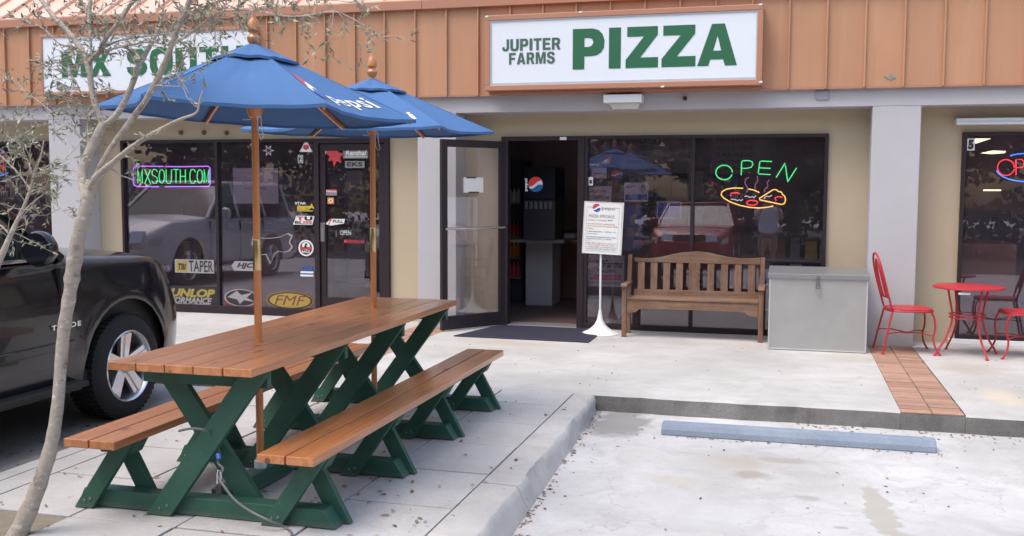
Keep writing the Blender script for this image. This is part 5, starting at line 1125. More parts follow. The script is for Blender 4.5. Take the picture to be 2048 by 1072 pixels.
# ------------------------------------------------------------------ red bistro set
def tubeS(P, r=.0095, n=8, k=5): return MB().tube(smooth_path([Vector(p) for p in P], k), r, n)
def bistro_chair():
    t = thing('bistro_chair', 'red metal bistro chair standing against the grey pillar beside the chest', 'chair', (0, 0, 0), 'red metal bistro chairs')
    # faces +x; seat centre at origin
    outl = []
    for i in range(32):
        a = 2*PI*i/32; c, s = math.cos(a), math.sin(a); outl.append((math.copysign(abs(c)**.55, c)*.205, math.copysign(abs(s)**.55, s)*.20))
    q = MB(); q.prism(outl, 'Z', .415, .428); q.build('seat', 'red', t, local=True, bevel=.003)
    q = MB(); q.tube([(x*1.0, y*1.0, .408) for x, y in outl], .010, 6, True); q.build('seat_ring', 'red', t, smooth=True)
    for s in (-1, 1):
        tubeS([(-.18, s*.165, .41), (-.215, s*.18, .25), (-.265, s*.20, .006)]).build('rear_leg', 'red', t, smooth=True)
        tubeS([(.17, s*.165, .405), (.20, s*.17, .34), (.205, s*.175, .24), (.19, s*.18, .16), (.205, s*.20, .08), (.245, s*.215, .006)]).build('front_leg', 'red', t, smooth=True)
        for (fx, fy) in ((-.265, .20), (.245, .215)):
            q = MB(); q.lathe([(.0, 0), (.017, 0), (.015, .01), (.009, .014)], (fx, s*fy, .0), 10); q.build('foot', 'red', t, smooth=True)
        tubeS([(-.225, s*.185, .19), (-.12, s*.12, .20), (0, s*.02, .185), (.1, s*.10, .195), (.19, s*.178, .18)], .006).build('stretcher', 'red', t, smooth=True)
    lean = lambda z: -.185-(z-.42)*.20-.03*math.sin((z-.42)/.52*PI*.5)
    hoop = [(lean(z), y, z) for y, z in ((-.165, .42), (-.172, .60), (-.168, .75), (-.14, .86), (-.08, .925), (0, .945), (.08, .925), (.14, .86), (.168, .75), (.172, .60), (.165, .42))]
    tubeS(hoop, .010).build('back_hoop', 'red', t, smooth=True)
    hp2 = [(lean(z), y, z) for y, z in ((-.09, .53), (-.10, .68), (-.075, .82), (0, .89), (.075, .82), (.10, .68), (.09, .53))]
    tubeS(hp2, .0065).build('inner_hoop', 'red', t, smooth=True)
    for y in (-.04, .04): tubeS([(lean(.53), y, .53), (lean(.7), y*1.1, .7), (lean(.87), y*.6, .875)], .006).build('spindle', 'red', t, smooth=True)
    q = MB(); q.bar((lean(.53), -.172, .53), (lean(.53), .172, .53), .010, .014); q.build('cross_bar', 'red', t)
    return t
c1 = bistro_chair(); c1.location = (1.135, 10.275, 0.001); c1.rotation_euler = (0, 0, R(8))
c2 = copy_tree(c1); c2.location = (2.16, 10.30, 0.001); c2.rotation_euler = (0, 0, R(186)); c2['label'] = 'red metal bistro chair cut off by the right edge of the photo'
tb_ = thing('bistro_table', 'round red metal bistro table with four curved legs', 'table', (1.655, 10.23, 0))
q = MB(); q.lathe([(.0, .655), (.300, .655), (.312, .650), (.315, .638), (.308, .632), (.0, .636)], (1.655, 10.23, 0), 48); q.build('top', 'red', tb_, smooth=True)
for i in range(4):
    a = R(25+90*i); c, s = math.cos(a), math.sin(a)
    P = [(.21, .634), (.185, .52), (.16, .40), (.165, .30), (.22, .16), (.30, .04), (.32, .006)]
    MB().tube(smooth_path([Vector((1.655+r*c, 10.23+r*s, z)) for r, z in P], 5), .010, 8).build('leg', 'red', tb_, smooth=True)
    q = MB(); q.lathe([(.0, 0), (.018, 0), (.016, .01), (.010, .014)], (1.655+.32*c, 10.23+.32*s, 0), 10); q.build('foot', 'red', tb_, smooth=True)
for z in (.355, .385):
    q = MB(); q.tube([(1.655+.158*math.cos(2*PI*i/28), 10.23+.158*math.sin(2*PI*i/28), z) for i in range(28)], .006, 6, True); q.build('ring', 'red', tb_, smooth=True)
q = MB(); a = at(1917, 585, Y=9.96); b = at(1941, 590, Y=9.96); q.box(a.x, b.x, 9.955, 9.96, b.z, a.z); tg = q.build('sticker', 'paper', tb_)

# ------------------------------------------------------------------ vehicles
def car(name, label, cat, loc, paint, zscale=1.0, badge=None):
    t = thing(name, label, cat, loc)
    # local coords: x right (half width 1.0), y forward, z up from ground
    yw = (1.62, -1.36); ra = .475; RW = .38
    def zb(y):
        z = .30 if -1.9 < y < 2.0 else .30+.05*min(1, (abs(y)-1.9)/.5)
        for c in yw:
            d = abs(y-c)
            if d < ra: z = max(z, RW+.02+math.sqrt(ra*ra-d*d)*1.0)
        return z
    def zs(y):
        if y > 1.02: return 1.215-.08*((y-1.02)/1.5)-.20*max(0, (y-2.1)/.46)**2.0
        return 1.215
    def rake(y, z): return max(0, min(1, (y-1.9)/.5))*max(0, z-.70)*.42
    def hw_(y):
        if y > 1.9: return 1.0-.06*((y-1.9)/.66)-.20*max(0, (y-2.15)/.42)**2.2
        if y < -2.2: return 1.0-.12*((-2.2-y)/.36)**2
        return 1.0
    ys = sorted(set([-2.56, -2.5, -2.4, -2.2, -1.95, -.9, -.5, 0, .4, .8, 1.02, 2.15, 2.25, 2.35, 2.43, 2.49, 2.53, 2.56]+[c+d*ra for c in yw for d in (-1.02, -.999, -.97, -.9, -.8, -.6, -.4, -.2, 0, .2, .4, .6, .8, .9, .97, .999, 1.02)]))
    q = MB()
    for sd in (1, -1):
        rows = []
        for y in ys:
            b, tz, hw2 = zb(y), zs(y), hw_(y); row = []
            for i in range(9):
                f = i/8; z = b+(tz-.05-b)*f
                flare = 0
                for c in yw:
                    d = math.hypot(y-c, z-(RW+.02)); flare = max(flare, .016*max(0, 1-abs(d-ra-.03)/.09))
                x = hw2-.05*max(0, (z-.95)/.3)-.035*max(0, (.55-z)/.3)-.02+flare*(1 if z > .45 else .5)
                row.append((sd*x, y-rake(y, z), z*zscale))
            xe = abs(row[-1][0])
            y2 = y-rake(y, tz)
            row += [(sd*(xe-.012), y2, (tz-.025)*zscale), (sd*(xe-.04), y2, (tz-.006)*zscale), (sd*(xe-.10), y2, (tz+.004)*zscale), (sd*.6*hw2, y2, (tz+.03)*zscale), (sd*.3*hw2, y2, (tz+.045)*zscale), (0, y2, (tz+.05)*zscale)]
            rows.append(row)
        q.grid(rows)
        for end in (0, -1):
            n0 = len(q.v); r = rows[end]; q.v += [Vector(p) for p in r]+[Vector((0, r[0][1], r[0][2]))]; q.f.append(tuple(range(n0, n0+len(r)+1))); q.m.append(0)
    bd_ = q.build('body', paint, t, smooth=True, local=True)
    # inner arches
    for c in yw:
        q = MB(); q.box(-.90, .90, c-ra-.03, c+ra+.03, .40, .97*zscale*1.0); q.build('wheel_well', 'plastic', t, local=True)
    q = MB(); q.box(-.93, .93, -2.4, 2.3, .30, .42); q.build('underbody', 'plastic', t, local=True)
    # greenhouse
    zt = 1.90*zscale; zl = 1.21*zscale
    def gh(x, y0, y1): return
    gl = MB()
    base = [(.93, .98), (.95, .4), (.95, -2.2), (.85, -2.42)]; top = [(.74, .18), (.76, 0), (.76, -2.1), (.70, -2.25)]
    loopb = [(x, y) for x, y in base]+[(-x, y) for x, y in base[::-1]]; loopt = [(x, y) for x, y in top]+[(-x, y) for x, y in top[::-1]]
    n = len(loopb); gl.add([(x, y, zl) for x, y in loopb]+[(x, y, zt-.05) for x, y in loopt], [(i, (i+1) % n, n+(i+1) % n, n+i) for i in range(n)]+[tuple(range(n, 2*n))])
    gl.build('window_glass', 'carglass', t, local=True)
    q = MB()
    loopr = [(x*1.03, y+.03 if y > 0 else y-.03) for x, y in loopt]; loopr2 = [(x*.9, y*.93) for x, y in loopt]
    q.add([(x, y, zt-.055) for x, y in loopr]+[(x*1.0, y, zt-.02) for x, y in loopr]+[(x, y, zt+.012) for x, y in loopr2], [tuple(range(n-1, -1, -1))]+[(i, (i+1) % n, n+(i+1) % n, n+i) for i in range(n)]+[(n+i, n+(i+1) % n, 2*n+(i+1) % n, 2*n+i) for i in range(n)]+[tuple(range(2*n, 3*n))])
    q.build('roof', paint, t, smooth=True, local=True)
    for sd in (1, -1):
        q = MB(); q.bar((sd*.94, .99, zl-.01), (sd*.755, .17, zt-.035), .055, .06, (1, 0, 0)); q.build('windshield_pillar', paint, t, local=True, bevel=.01)
        for yb, yt in ((-.12, -.10), (-1.15, -1.10), (-2.2, -2.1)):
            q = MB(); q.bar((sd*.958, yb, zl-.02), (sd*.77, yt, zt-.04), .07, .02, (1, 0, 0)); q.build('side_pillar', paint, t, local=True)
        q = MB(); q.bar((sd*.955, .78, zl+.006), (sd*.955, -2.2, zl+.006), .02, .022); q.build('window_trim', 'alloy', t, local=True)
        # small quarter sail behind pillar
        q = MB(); q.prism([(.93, zl), (.60, zl), (.60, zl+.20)], 'X', sd*.925, sd*.945); q.build('mirror_sail', 'plastic', t, local=True)
        q = MB(); q.lathe([(.0, -.07), (.07, -.06), (.095, -.02), (.10, .03), (.09, .05), (0, .05)], (0, 0, 0), 16, 'Y'); 
        for v in q.v: v.x = v.x*1.15+sd*1.10; v.z = v.z*1.15+zl+.085; v.y = -v.y+.62
        mr = q.build('wing_mirror', paint, t, smooth=True, local=True)
        q = MB(); q.bar((sd*.93, .64, zl+.03), (sd*1.05, .64, zl+.04), .05, .04); q.build('mirror_arm', 'plastic', mr, local=True)
        # doors as shut lines: thin recessed strips
        for yy in (.93, -.14, -1.02):
            q = MB(); q.box(*(sorted((sd*.935, sd*.986))), yy-.004, yy+.004, .42, 1.15*zscale); q.build('door_gap', 'plastic', t, local=True)
        q = MB(); q.bar((sd*1.0, 1.08, .36), (sd*1.0, -.82, .36), .13, .04); q.build('running_board', 'plastic', t, local=True, bevel=.01)
        for yy in (.12, -.78):
            q = MB(); q.bar((sd*.985, yy, 1.0*zscale), (sd*.985, yy-.18, 1.0*zscale), .03, .035); q.build('door_handle', paint, t, local=True, bevel=.006)
        q = MB(); q.box(*(sorted((sd*.965, sd*.995))), -.9, 1.05, .60, .66); q.build('side_moulding', paint, t, local=True, bevel=.01)
        # lamps
        q = MB()
        rows = []
        for i in range(7):
            y = 2.36+.030*i; hx = hw_(y)*1.0
            rows.append([(sd*(hx-.030+.014), y-rake(y, .72)-.0, .72*zscale+.03*(6-i)/6), (sd*(hx-.020+.014), y-rake(y, .85), .85*zscale), (sd*(hx-.045+.014), y-rake(y, .98), (.99-.012*i)*zscale)])
        q.grid(rows); q.build('side_lamp', 'lens', t, local=True)
        q = MB(); hx_ = sorted((sd*.38, sd*.66)); q.add([(hx_[0], 2.50, .78*zscale), (hx_[1], 2.50, .78*zscale), (hx_[1], 2.40, 1.0*zscale), (hx_[0], 2.40, 1.0*zscale), (hx_[0], 2.565, .78*zscale), (hx_[1], 2.565, .78*zscale), (hx_[1], 2.465, 1.0*zscale), (hx_[0], 2.465, 1.0*zscale)], [(0, 1, 2, 3), (7, 6, 5, 4), (0, 4, 5, 1), (1, 5, 6, 2), (2, 6, 7, 3), (3, 7, 4, 0)]); q.build('headlight', basic('lamp_front', (.75, .75, .75), .1, .7) if 'lamp_front' not in bpy.data.materials else bpy.data.materials['lamp_front'], t, local=True, bevel=.02)
        for c in yw:
            wl = MB(); X = sd*.86
            # tyre
            prof = [(.245, -.13), (.30, -.135), (.355, -.125), (.378, -.10), (.38, 0), (.378, .10), (.355, .125), (.30, .135), (.262, .13), (.245, .10)]
            wl.lathe(prof if sd > 0 else [(r_v, -h_v) for r_v, h_v in prof], (X, c, RW), 56, 'X', cap=False); wo_ = wl.build('wheel', 'tyre', t, smooth=True, local=True)
            tr = MB()
            for i in range(56):
                a = 2*PI*i/56
                for off in (-.085, -.03, .03, .085):
                    ca, sa = math.cos(a+(off > 0)*.05), math.sin(a+(off > 0)*.05)
                    p = Vector((X+off, c+.383*ca, RW+.383*sa)); tr.bar(p-Vector((.022, 0, 0)), p+Vector((.022, 0, 0)), .026, .010, (0, ca, sa))
            to = tr.build('tread', 'tyre', wo_, local=True, recalc=False)
            rm = MB(); rm.lathe([(.252, .0), (.262, .132), (.255, .138), (.240, .120), (.232, .03), (.230, -.05)], (0, 0, 0), 48, 'X', cap=False)
            for v in rm.v: v.x = X+sd*v.x; v.y += c; v.z += RW
            for i in range(5):
                a = 2*PI*i/5+.3
                for s_ in (-.17, .17):
                    pass
                ca, sa = math.cos(a), math.sin(a); u = Vector((0, ca, sa)); w_v = Vector((0, -sa, ca)); xo = Vector((sd, 0, 0))
                O = Vector((X, c, RW))
                p = [O+u*.045+w_v*-.045+xo*.085, O+u*.045+w_v*.045+xo*.085, O+u*.238+w_v*.062+xo*.108, O+u*.238+w_v*-.062+xo*.108]
                p2_ = [v-xo*.03 for v in p]; rm.add(p+p2_, [(0, 1, 2, 3), (7, 6, 5, 4), (0, 4, 5, 1), (1, 5, 6, 2), (2, 6, 7, 3), (3, 7, 4, 0)])
                pr = [O+u*.06+w_v*-.012+xo*.096, O+u*.06+w_v*.012+xo*.096, O+u*.235+w_v*.02+xo*.118, O+u*.235+w_v*-.02+xo*.118]
                rm.add(pr+[v-xo*.02 for v in pr], [(0, 1, 2, 3), (7, 6, 5, 4), (0, 4, 5, 1), (1, 5, 6, 2), (2, 6, 7, 3), (3, 7, 4, 0)])
            hb = MB().lathe([(0, .105), (.035, .105), (.045, .095), (.06, .085), (.07, .05)], (0, 0, 0), 20, 'X')
            for v in hb.v: v.x = X+sd*v.x; v.y += c; v.z += RW
            rm.add(hb.v, hb.f)
            rm.build('rim', 'alloy', wo_, smooth=True, local=True)
            bk = MB().lathe([(0, -.02), (.24, -.02), (.24, -.03), (0, -.03)], (0, 0, 0), 24, 'X')
            for v in bk.v: v.x = X+sd*v.x+sd*.0; v.y += c; v.z += RW
            bk.build('brake_disc', 'plastic', wo_, local=True)
    q = MB(); q.box(-.36, .36, 2.46, 2.56, .72*zscale, .98*zscale); q.build('grille', 'plastic', t, local=True, bevel=.01)
    q = MB(); q.prism([(-.82, 2.38), (-.68, 2.56), (-.4, 2.62), (.4, 2.62), (.68, 2.56), (.82, 2.38), (.82, 2.30), (-.82, 2.30)], 'Z', .40, .68); q.build('front_bumper', paint, t, local=True, bevel=.03)
    q = MB(); q.box(-.9, .9, -2.64, -2.5, .42, .68); q.build('rear_bumper', paint, t, local=True, bevel=.03)
    if badge:
        vs, fs = text2d(badge, .03, spacing=1.25); A_ = at(103, 657, X=loc[0]+.99); B_ = at(162, 657, X=loc[0]+.99); p2 = fit(vs, (A_.y-loc[1], 0, B_.y-loc[1], .034))
        q = MB(); q.add([(.992, u, A_.z-loc[2]-.017+v) for u, v in p2], fs); q.build('badge', 'chrome', t, local=True, recalc=False)
    return t
car('black_suv', 'black sport utility vehicle parked beside the patio, nose towards the shops', 'suv', (-5.60, 4.70, LOT), 'paintblack', 1.0, 'TAHOE')
car('white_suv', 'white sport utility vehicle parked farther left, seen mirrored in the motorcycle shop glass', 'suv', (-11.2, 4.6, LOT), 'paintwhite', 1.0)
car('red_car', 'red vehicle standing behind the photographer, mirrored in the pizza window', 'car', (-2.25, -4.9, LOT), 'paintred', .84)

# ------------------------------------------------------------------ photographer (seen mirrored in the pizza window)
def skin_mesh(name, verts, edges, radii, mat_, parent, sub=2, root=0):
    me = bpy.data.meshes.new(name); me.from_pydata(verts, edges, []); o = bpy.data.objects.new(name, me); COL.objects.link(o); o.parent = parent
    me.materials.append(M[mat_])
    m = o.modifiers.new('skin', 'SKIN'); m.use_smooth_shade = True
    if not me.skin_vertices: me.attributes.new('x', 'FLOAT', 'POINT')
    for i, r in enumerate(radii): me.skin_vertices[0].data[i].radius = (r, r) if not isinstance(r, tuple) else r
    me.skin_vertices[0].data[root].use_root = True
    s = o.modifiers.new('sub', 'SUBSURF'); s.levels = sub; s.render_levels = sub
    return o
try:
    pe = thing('person', 'person in white shirt and khaki shorts photographing, mirrored in the pizza window', 'person', (-.40, -.42, LOT))
    V = [(0, 0, .95), (0, 0, 1.15), (0, .01, 1.36), (0, .01, 1.47), (0, .03, 1.55), (0, .03, 1.66),
         (-.19, .0, 1.40), (-.27, .12, 1.22), (-.10, .36, 1.52), (.19, 0, 1.40), (.30, .14, 1.25), (.16, .38, 1.58),
         (-.10, 0, .90), (-.12, .02, .50), (-.12, -.02, .09), (-.13, .12, .04), (.10, 0, .90), (.12, .02, .50), (.12, -.02, .09), (.13, .12, .04)]
    Eg = [(0, 1), (1, 2), (2, 3), (3, 4), (4, 5), (2, 6), (6, 7), (7, 8), (2, 9), (9, 10), (10, 11), (0, 12), (12, 13), (13, 14), (14, 15), (0, 16), (16, 17), (17, 18), (18, 19)]
    Rd = [.13, .12, .13, .055, .085, .085, .06, .042, .03, .06, .042, .03, .085, .055, .04, .035, .085, .055, .04, .035]
    skin_mesh('body', V, Eg, Rd, 'skin', pe)
    skin_mesh('shirt', [(0, 0, .88), (0, 0, 1.12), (0, 0, 1.37), (0, .01, 1.44), (-.20, 0, 1.41), (-.26, .08, 1.28), (.20, 0, 1.41), (.28, .09, 1.30)], [(0, 1), (1, 2), (2, 3), (2, 4), (4, 5), (2, 6), (6, 7)], [(.24, .19), (.225, .18), (.225, .18), .08, .11, .09, .11, .09], 'cloth', pe)
    skin_mesh('shorts', [(0, 0, .93), (-.10, 0, .82), (-.12, .01, .52), (.10, 0, .82), (.12, .01, .52)], [(0, 1), (1, 2), (0, 3), (3, 4)], [(.17, .13), .11, .085, .11, .085], 'khaki', pe)
    skin_mesh('hair', [(0, .0, 1.70), (0, -.02, 1.62)], [(0, 1)], [.09, .075], 'hair', pe)
    q = MB(); 
    for cx, cz, cy, sgn in ((-.10, 1.52, .36, 1), (.16, 1.58, .38, -1)):
        for k in range(4):
            q.tube([(cx+sgn*.01, cy, cz-.02+k*.018), (cx+sgn*.035, cy+.035, cz-.018+k*.019), (cx+sgn*.05, cy+.02, cz-.016+k*.019)], [.010, .009, .007], 7)
        q.tube([(cx, cy, cz-.03), (cx+sgn*.03, cy-.01, cz-.02), (cx+sgn*.055, cy-.012, cz-.01)], [.011, .010, .008], 7)
    q.build('fingers', 'skin', pe, smooth=True, local=True)
    q = MB(); q.box(-.06, .09, -.045, -.036, 1.50, 1.575)
    ph = q.build('phone', 'plastic', bevel=.004); tag(ph, 'dark phone held up by the mirrored person', 'phone')
except Exception as ex:
    print('person failed', ex)

# ------------------------------------------------------------------ trees
def rnd_unit():
    while True:
        v = Vector((random.uniform(-1, 1), random.uniform(-1, 1), random.uniform(-1, 1)))
        if .05 < v.length < 1: return v.normalized()
def add_leaf(q, p, d, L):
    d = d.normalized(); sd = d.cross(rnd_unit()).normalized()*L*.17; up = sd.cross(d).normalized()*L*.05
    q.add([p, p+d*L*.35+sd+up, p+d*L, p+d*L*.35-sd+up], [(0, 1, 2, 3)])
def sapling(name, label, stems, leafzones, basez=0.0):
    """stems: list of (name, [(px,py,Y,width_px)...])"""
    p0 = at(*stems[0][1][0][:2], Y=stems[0][1][0][2])
    t = thing(name, label, 'tree', (p0.x, p0.y, basez))
    twigs = MB(); leaves = MB(); allpts = []
    for nm, pp in stems:
        P = [at(x, y, Y=Y) for x, y, Y, w_ in pp]; Rr = [(w_*.73 if w_ > 14 else w_*.9)*(P[i]-EYEV).dot(fw)/F/2 for i, (x, y, Y, w_) in enumerate(pp)]
        SP = smooth_path(P, 5); RR = []
        for i in range(len(Rr)-1): RR += [Rr[i]+(Rr[i+1]-Rr[i])*j/5 for j in range(5)]
        RR.append(Rr[-1]); RR = [r*(1+.035*math.sin(i*1.9)+.035*math.sin(i*4.1)+(.10 if i % 11 == 4 else 0)) for i, r in enumerate(RR)]
        MB().tube(SP, RR, 12 if RR[0] > .012 else 7).build(nm, 'bark', t, smooth=True)
        for i in range(2, len(SP)-1):
            bare = SP[i].x > -2.95 and SP[i].z < 1.98      # lower right limb carries almost no twigs
            if RR[i] < .021 and not (bare and random.random() < .85): allpts.append((SP[i], (SP[i+1]-SP[i]).normalized(), RR[i]))
    def twig(p, d, L, r, depth):
        k = 5; pts = [p]; dd = d.normalized()
        for i in range(k):
            dd = (dd+rnd_unit()*.28+Vector((0, 0, .03))).normalized(); pts.append(pts[-1]+dd*L/k)
        twigs.tube(pts, [max(.0009, r*(1-.75*i/k)) for i in range(k+1)], 5)
        for i in range(1, k+1):
            for _ in range(2 if depth else 1):
                if random.random() < .62: add_leaf(leaves, pts[i], (dd+rnd_unit()*1.1), random.uniform(.016, .034))
            if depth < 1 and random.random() < .5: twig(pts[i], (dd+rnd_unit()*1.0), L*.5, r*.6, depth+1)
    for p, d, r in allpts:
        k = 1 if r > .012 else 2
        for _ in range(k):
            if random.random() < (.12 if r > .01 else .24): twig(p, d*.6+rnd_unit(), random.uniform(.06, .20), .0022, 0)
    for (x0, y0, x1, y1, n, Y) in leafzones:
        for _ in range(int(n*.7)):
            x = random.gauss((x0+x1)/2, (x1-x0)/4); y = random.gauss((y0+y1)/2, (y1-y0)/4)
            p = at(x, y, Y=Y+random.gauss(0, .12)); 
            nearest = min(allpts, key=lambda a: (a[0]-p).length)[0] if allpts else p
            d = p-nearest
            if -3.05 < p.x < -2.5 and p.z < 1.95: continue
            if d.length > .32 : d = d.normalized()*.32; nearest = p-d
            twig(nearest.lerp(p, .55), d+rnd_unit()*.03, random.uniform(.05, .13), .0016, 1)
            if random.random() < .8: twigs.tube([nearest, nearest.lerp(p, .5)+rnd_unit()*.01, p], [.0022, .0016, .0009], 5)
    tw = twigs.build('twigs', 'bark', t, recalc=False); tw['kind'] = 'stuff'
    lv = leaves.build('foliage', 'leaf', t, recalc=False); lv['kind'] = 'stuff'
    return t
Yt = 3.72
stems = [('trunk', [(18, 1105, 3.68, 60), (38, 1064, 3.70, 52), (72, 985, 3.72, 44), (100, 900, 3.74, 36), (114, 820, 3.75, 33), (121, 740, 3.76, 31), (128, 660, 3.77, 34), (140, 585, 3.78, 35), (149, 520, 3.79, 42), (156, 478, 3.79, 36), (170, 425, 3.80, 35), (180, 385, 3.81, 36), (186, 362, 3.82, 34)]),
         ('branch', [(172, 400, 3.80, 22), (166, 370, 3.84, 24), (167, 335, 3.87, 26), (184, 296, 3.90, 29), (200, 262, 3.92, 27), (205, 248, 3.93, 22)]),
         ('branch', [(182, 376, 3.80, 22), (196, 352, 3.76, 22), (230, 322, 3.72, 16), (262, 296, 3.68, 12), (302, 269, 3.65, 9), (355, 241, 3.62, 7), (392, 226, 3.6, 5), (398, 205, 3.6, 4), (405, 182, 3.6, 2.5)]),
         ('branch', [(192, 355, 3.80, 15), (205, 325, 3.78, 15), (230, 284, 3.77, 15), (254, 252, 3.76, 15), (270, 230, 3.75, 14), (292, 200, 3.75, 15), (311, 165, 3.74, 14), (330, 126, 3.73, 14), (345, 85, 3.72, 15), (356, 55, 3.71, 13), (368, 28, 3.70, 11), (380, -5, 3.70, 10), (396, -60, 3.70, 8)]),
         ('branch', [(206, 250, 3.93, 19), (194, 222, 3.95, 14), (184, 180, 3.97, 13), (176, 128, 3.99, 14), (160, 95, 4.0, 13), (138, 66, 4.02, 12), (110, 36, 4.04, 11), (84, 2, 4.06, 10), (60, -40, 4.08, 8)]),
         ('branch', [(204, 252, 3.93, 18), (226, 238, 3.93, 17), (245, 211, 3.94, 17), (260, 180, 3.95, 15), (275, 140, 3.96, 14), (288, 112, 3.97, 12), (306, 82, 3.98, 8), (318, 55, 4.0, 5), (330, 20, 4.02, 4)]),
         ('branch', [(178, 125, 3.99, 9), (195, 106, 3.96, 9), (216, 72, 3.92, 9), (240, 40, 3.90, 9), (258, 14, 3.88, 8), (275, -12, 3.86, 6)]),
         ('branch', [(184, 150, 3.98, 5), (182, 110, 4.0, 5), (181, 70, 4.02, 6), (178, 36, 4.04, 8), (181, 0, 4.06, 9), (184, -30, 4.08, 8)]),
         ('branch', [(178, 36, 4.04, 5), (168, 12, 4.05, 4), (156, -10, 4.06, 3)]),
         ('branch', [(366, 30, 3.70, 6), (356, 15, 3.69, 6), (344, -4, 3.68, 5)]),
         ('branch', [(342, 92, 3.72, 5), (372, 72, 3.70, 5), (392, 57, 3.68, 4.5), (420, 36, 3.67, 4), (448, 23, 3.66, 4), (507, 20, 3.64, 4), (565, 32, 3.62, 3.5), (616, 31, 3.60, 3.5), (667, 23, 3.58, 3), (708, 39, 3.57, 2.8), (749, 64, 3.56, 2.2), (782, 86, 3.55, 1.5)]),
         ('branch', [(356, 55, 3.71, 6), (382, 26, 3.72, 5), (415, 10, 3.73, 4.5), (450, 0, 3.74, 4), (520, -8, 3.75, 3), (600, -4, 3.75, 2.4), (680, 2, 3.76, 2), (740, 12, 3.76, 1.5)]),
         ('branch', [(186, 110, 3.98, 5), (230, 84, 3.96, 4.5), (280, 74, 3.94, 4), (330, 68, 3.92, 3.5), (392, 60, 3.9, 3), (450, 44, 3.88, 2.5), (503, 27, 3.86, 1.8)]),
         ('branch', [(186, 112, 3.97, 5), (225, 98, 3.94, 4.5), (270, 88, 3.92, 4), (320, 80, 3.9, 3)]),
         ('branch', [(168, 96, 4.0, 4), (120, 88, 4.02, 3.5), (88, 58, 4.04, 3), (40, 38, 4.06, 2.4), (0, 34, 4.08, 2)]),
         ('branch', [(180, 190, 3.97, 4), (166, 192, 3.98, 3.5), (150, 160, 4.0, 3), (125, 132, 4.02, 2.5), (95, 118, 4.04, 2)]),
         ('branch', [(186, 300, 3.9, 4), (150, 262, 3.95, 3.5), (112, 232, 4.0, 3), (80, 205, 4.03, 2.5), (30, 170, 4.06, 2), (0, 148, 4.08, 1.6)]),
         ('branch', [(178, 290, 3.9, 6), (176, 265, 3.92, 5), (174, 230, 3.93, 3.5), (166, 200, 3.94, 2.5)]),
         ('branch', [(154, 440, 3.8, 3), (130, 425, 3.82, 2.6), (108, 402, 3.84, 2.4), (103, 380, 3.86, 1.8)]),
         ('branch', [(206, 352, 3.74, 5), (222, 338, 3.74, 4), (240, 350, 3.74, 3), (262, 358, 3.74, 2.4), (272, 366, 3.74, 1.6)]),
         ('branch', [(300, 170, 3.74, 3), (330, 172, 3.72, 2.6), (372, 173, 3.7, 1.6)]),
         ('branch', [(346, 140, 3.72, 3), (356, 152, 3.7, 2.5), (378, 186, 3.68, 1.6)])]
zones = [(90, 60, 210, 175, 34, 4.0), (230, 15, 430, 130, 60, 3.85), (85, 150, 200, 270, 26, 4.0), (440, -10, 620, 50, 16, 3.7), (60, 120, 180, 240, 14, 4.0), (640, 0, 780, 80, 5, 3.58), (150, 170, 260, 180, 8, 3.95), (380, 215, 420, 240, 2, 3.6), (0, 0, 120, 60, 6, 4.05), (100, 400, 150, 440, 4, 3.8)]
sapling('bare_tree', 'slim pale barked tree with sparse olive leaves growing from the soil patch', stems, zones)
stems2 = [('trunk', [(-150, 760, 3.35, 26), (-70, 640, 3.38, 20), (-12, 545, 3.40, 15), (8, 500, 3.41, 13), (28, 455, 3.42, 10), (48, 412, 3.43, 7), (60, 380, 3.44, 6), (70, 345, 3.45, 5), (82, 310, 3.46, 3.5), (88, 280, 3.47, 2.4)]),
          ('branch', [(38, 435, 3.42, 4), (62, 408, 3.42, 3), (88, 388, 3.42, 1.6)]), ('branch', [(60, 380, 3.44, 4), (40, 350, 3.46, 3.4), (15, 325, 3.48, 3), (-5, 305, 3.5, 2.4)]),
          ('branch', [(66, 360, 3.45, 3.4), (90, 335, 3.44, 2.8), (120, 322, 3.42, 2.0), (140, 318, 3.4, 1.4)]), ('branch', [(64, 350, 3.45, 3), (55, 320, 3.46, 2.4), (40, 290, 3.47, 2), (25, 280, 3.48, 1.4)]),
          ('branch', [(20, 470, 3.42, 4), (0, 450, 3.43, 3), (-25, 440, 3.44, 2)])]
sapling('leafy_sapling', 'leafy sapling leaning in from the left edge in front of the black suv', stems2, [(0, 270, 120, 340, 13, 3.46), (0, 350, 110, 420, 15, 3.44), (0, 410, 60, 480, 12, 3.43)], LOT)

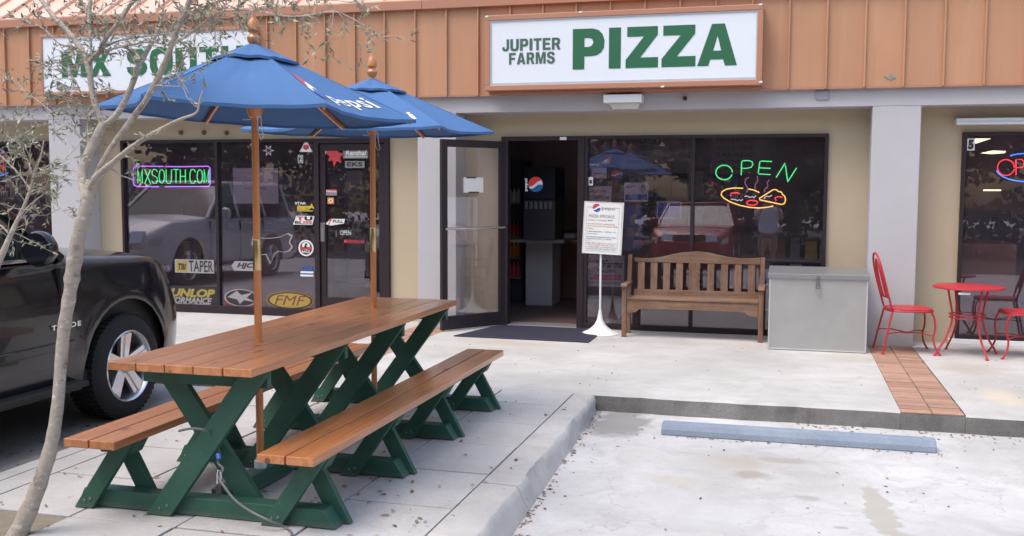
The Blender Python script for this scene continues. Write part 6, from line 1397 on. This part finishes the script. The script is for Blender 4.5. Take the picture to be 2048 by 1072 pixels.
def big_tree(x, y, h, rc, seed, label):
    random.seed(seed)
    t = thing('oak_tree', label, 'tree', (x, y, LOT), 'dark trees behind the parking lot')
    MB().tube([(x, y, LOT), (x+.1, y, h*.2), (x-.1, y+.1, h*.4), (x, y, h*.6)], [.35, .28, .2, .1], 9).build('trunk', 'bark', t, smooth=True)
    q = MB()
    cl = [(Vector((x, y, h*.62))+Vector((random.gauss(0, rc*.42), random.gauss(0, rc*.42), random.gauss(0, h*.17))), random.uniform(.8, 1.6)) for _ in range(34)]
    for c, r in cl:
        for _ in range(330):
            p = c+rnd_unit()*r*random.uniform(.3, 1); d = rnd_unit(); s = d.cross(rnd_unit()).normalized(); L = random.uniform(.22, .42)
            q.add([p, p+d*L*.5+s*L*.35, p+d*L, p+d*L*.5-s*L*.35], [(0, 1, 2, 3)])
    for k in range(4):
        a = k*1.6; MB().tube([(x, y, h*.35), (x+rc*.3*math.cos(a), y+rc*.3*math.sin(a), h*.55), (x+rc*.55*math.cos(a), y+rc*.55*math.sin(a), h*.7)], [.15, .09, .03], 7).build('limb', 'bark', t, smooth=True)
    f = q.build('crown', 'oakleaf', t, recalc=False); f['kind'] = 'stuff'
for i, (x, y, h, rc) in enumerate(((-14, -13, 8.5, 4.2), (-8.5, -15, 9, 4.2), (-3.2, -14, 8, 3.6), (3.2, -15, 8.5, 4), (8.5, -14, 8, 4.2), (14, -15, 9, 4.5), (-20, -10, 9, 4.5), (-25, -3, 9, 4.5), (0.2, -20, 7.5, 3.2))):
    big_tree(x, y, h, rc, 50+i, ['dark leafy tree','tall dark leafy tree','rounded dark tree','broad dark tree','low dark tree','spreading dark tree','far left tree','leftmost dark tree','small tree'][i]+' across the lot, mirrored in shop glass '+['left of the tall one','left of centre','near the centre','behind the mirrored person','right of the person','at the far right','beyond the white vehicle','at the lot edge','behind the others'][i])

random.seed(91)
q = MB()  # leafy row added out of view to darken reflections in the glass
for i in range(16000):
    x = random.uniform(-34, 24); p = Vector((x, -11.5+random.uniform(-.9, .9), LOT+random.uniform(0, 2.3+.7*math.sin(x*.7)+.4*math.sin(x*2.1)))); d = rnd_unit(); sv = d.cross(rnd_unit()).normalized(); L = random.uniform(.16, .34)
    q.add([p, p+d*L*.5+sv*L*.4, p+d*L, p+d*L*.5-sv*L*.4], [(0, 1, 2, 3)])
tag(q.build('added_hedge', 'oakleaf', recalc=False), 'long dark shrub row added behind the parking lot to darken reflections in the shop glass', 'added_hedge', kind='stuff')
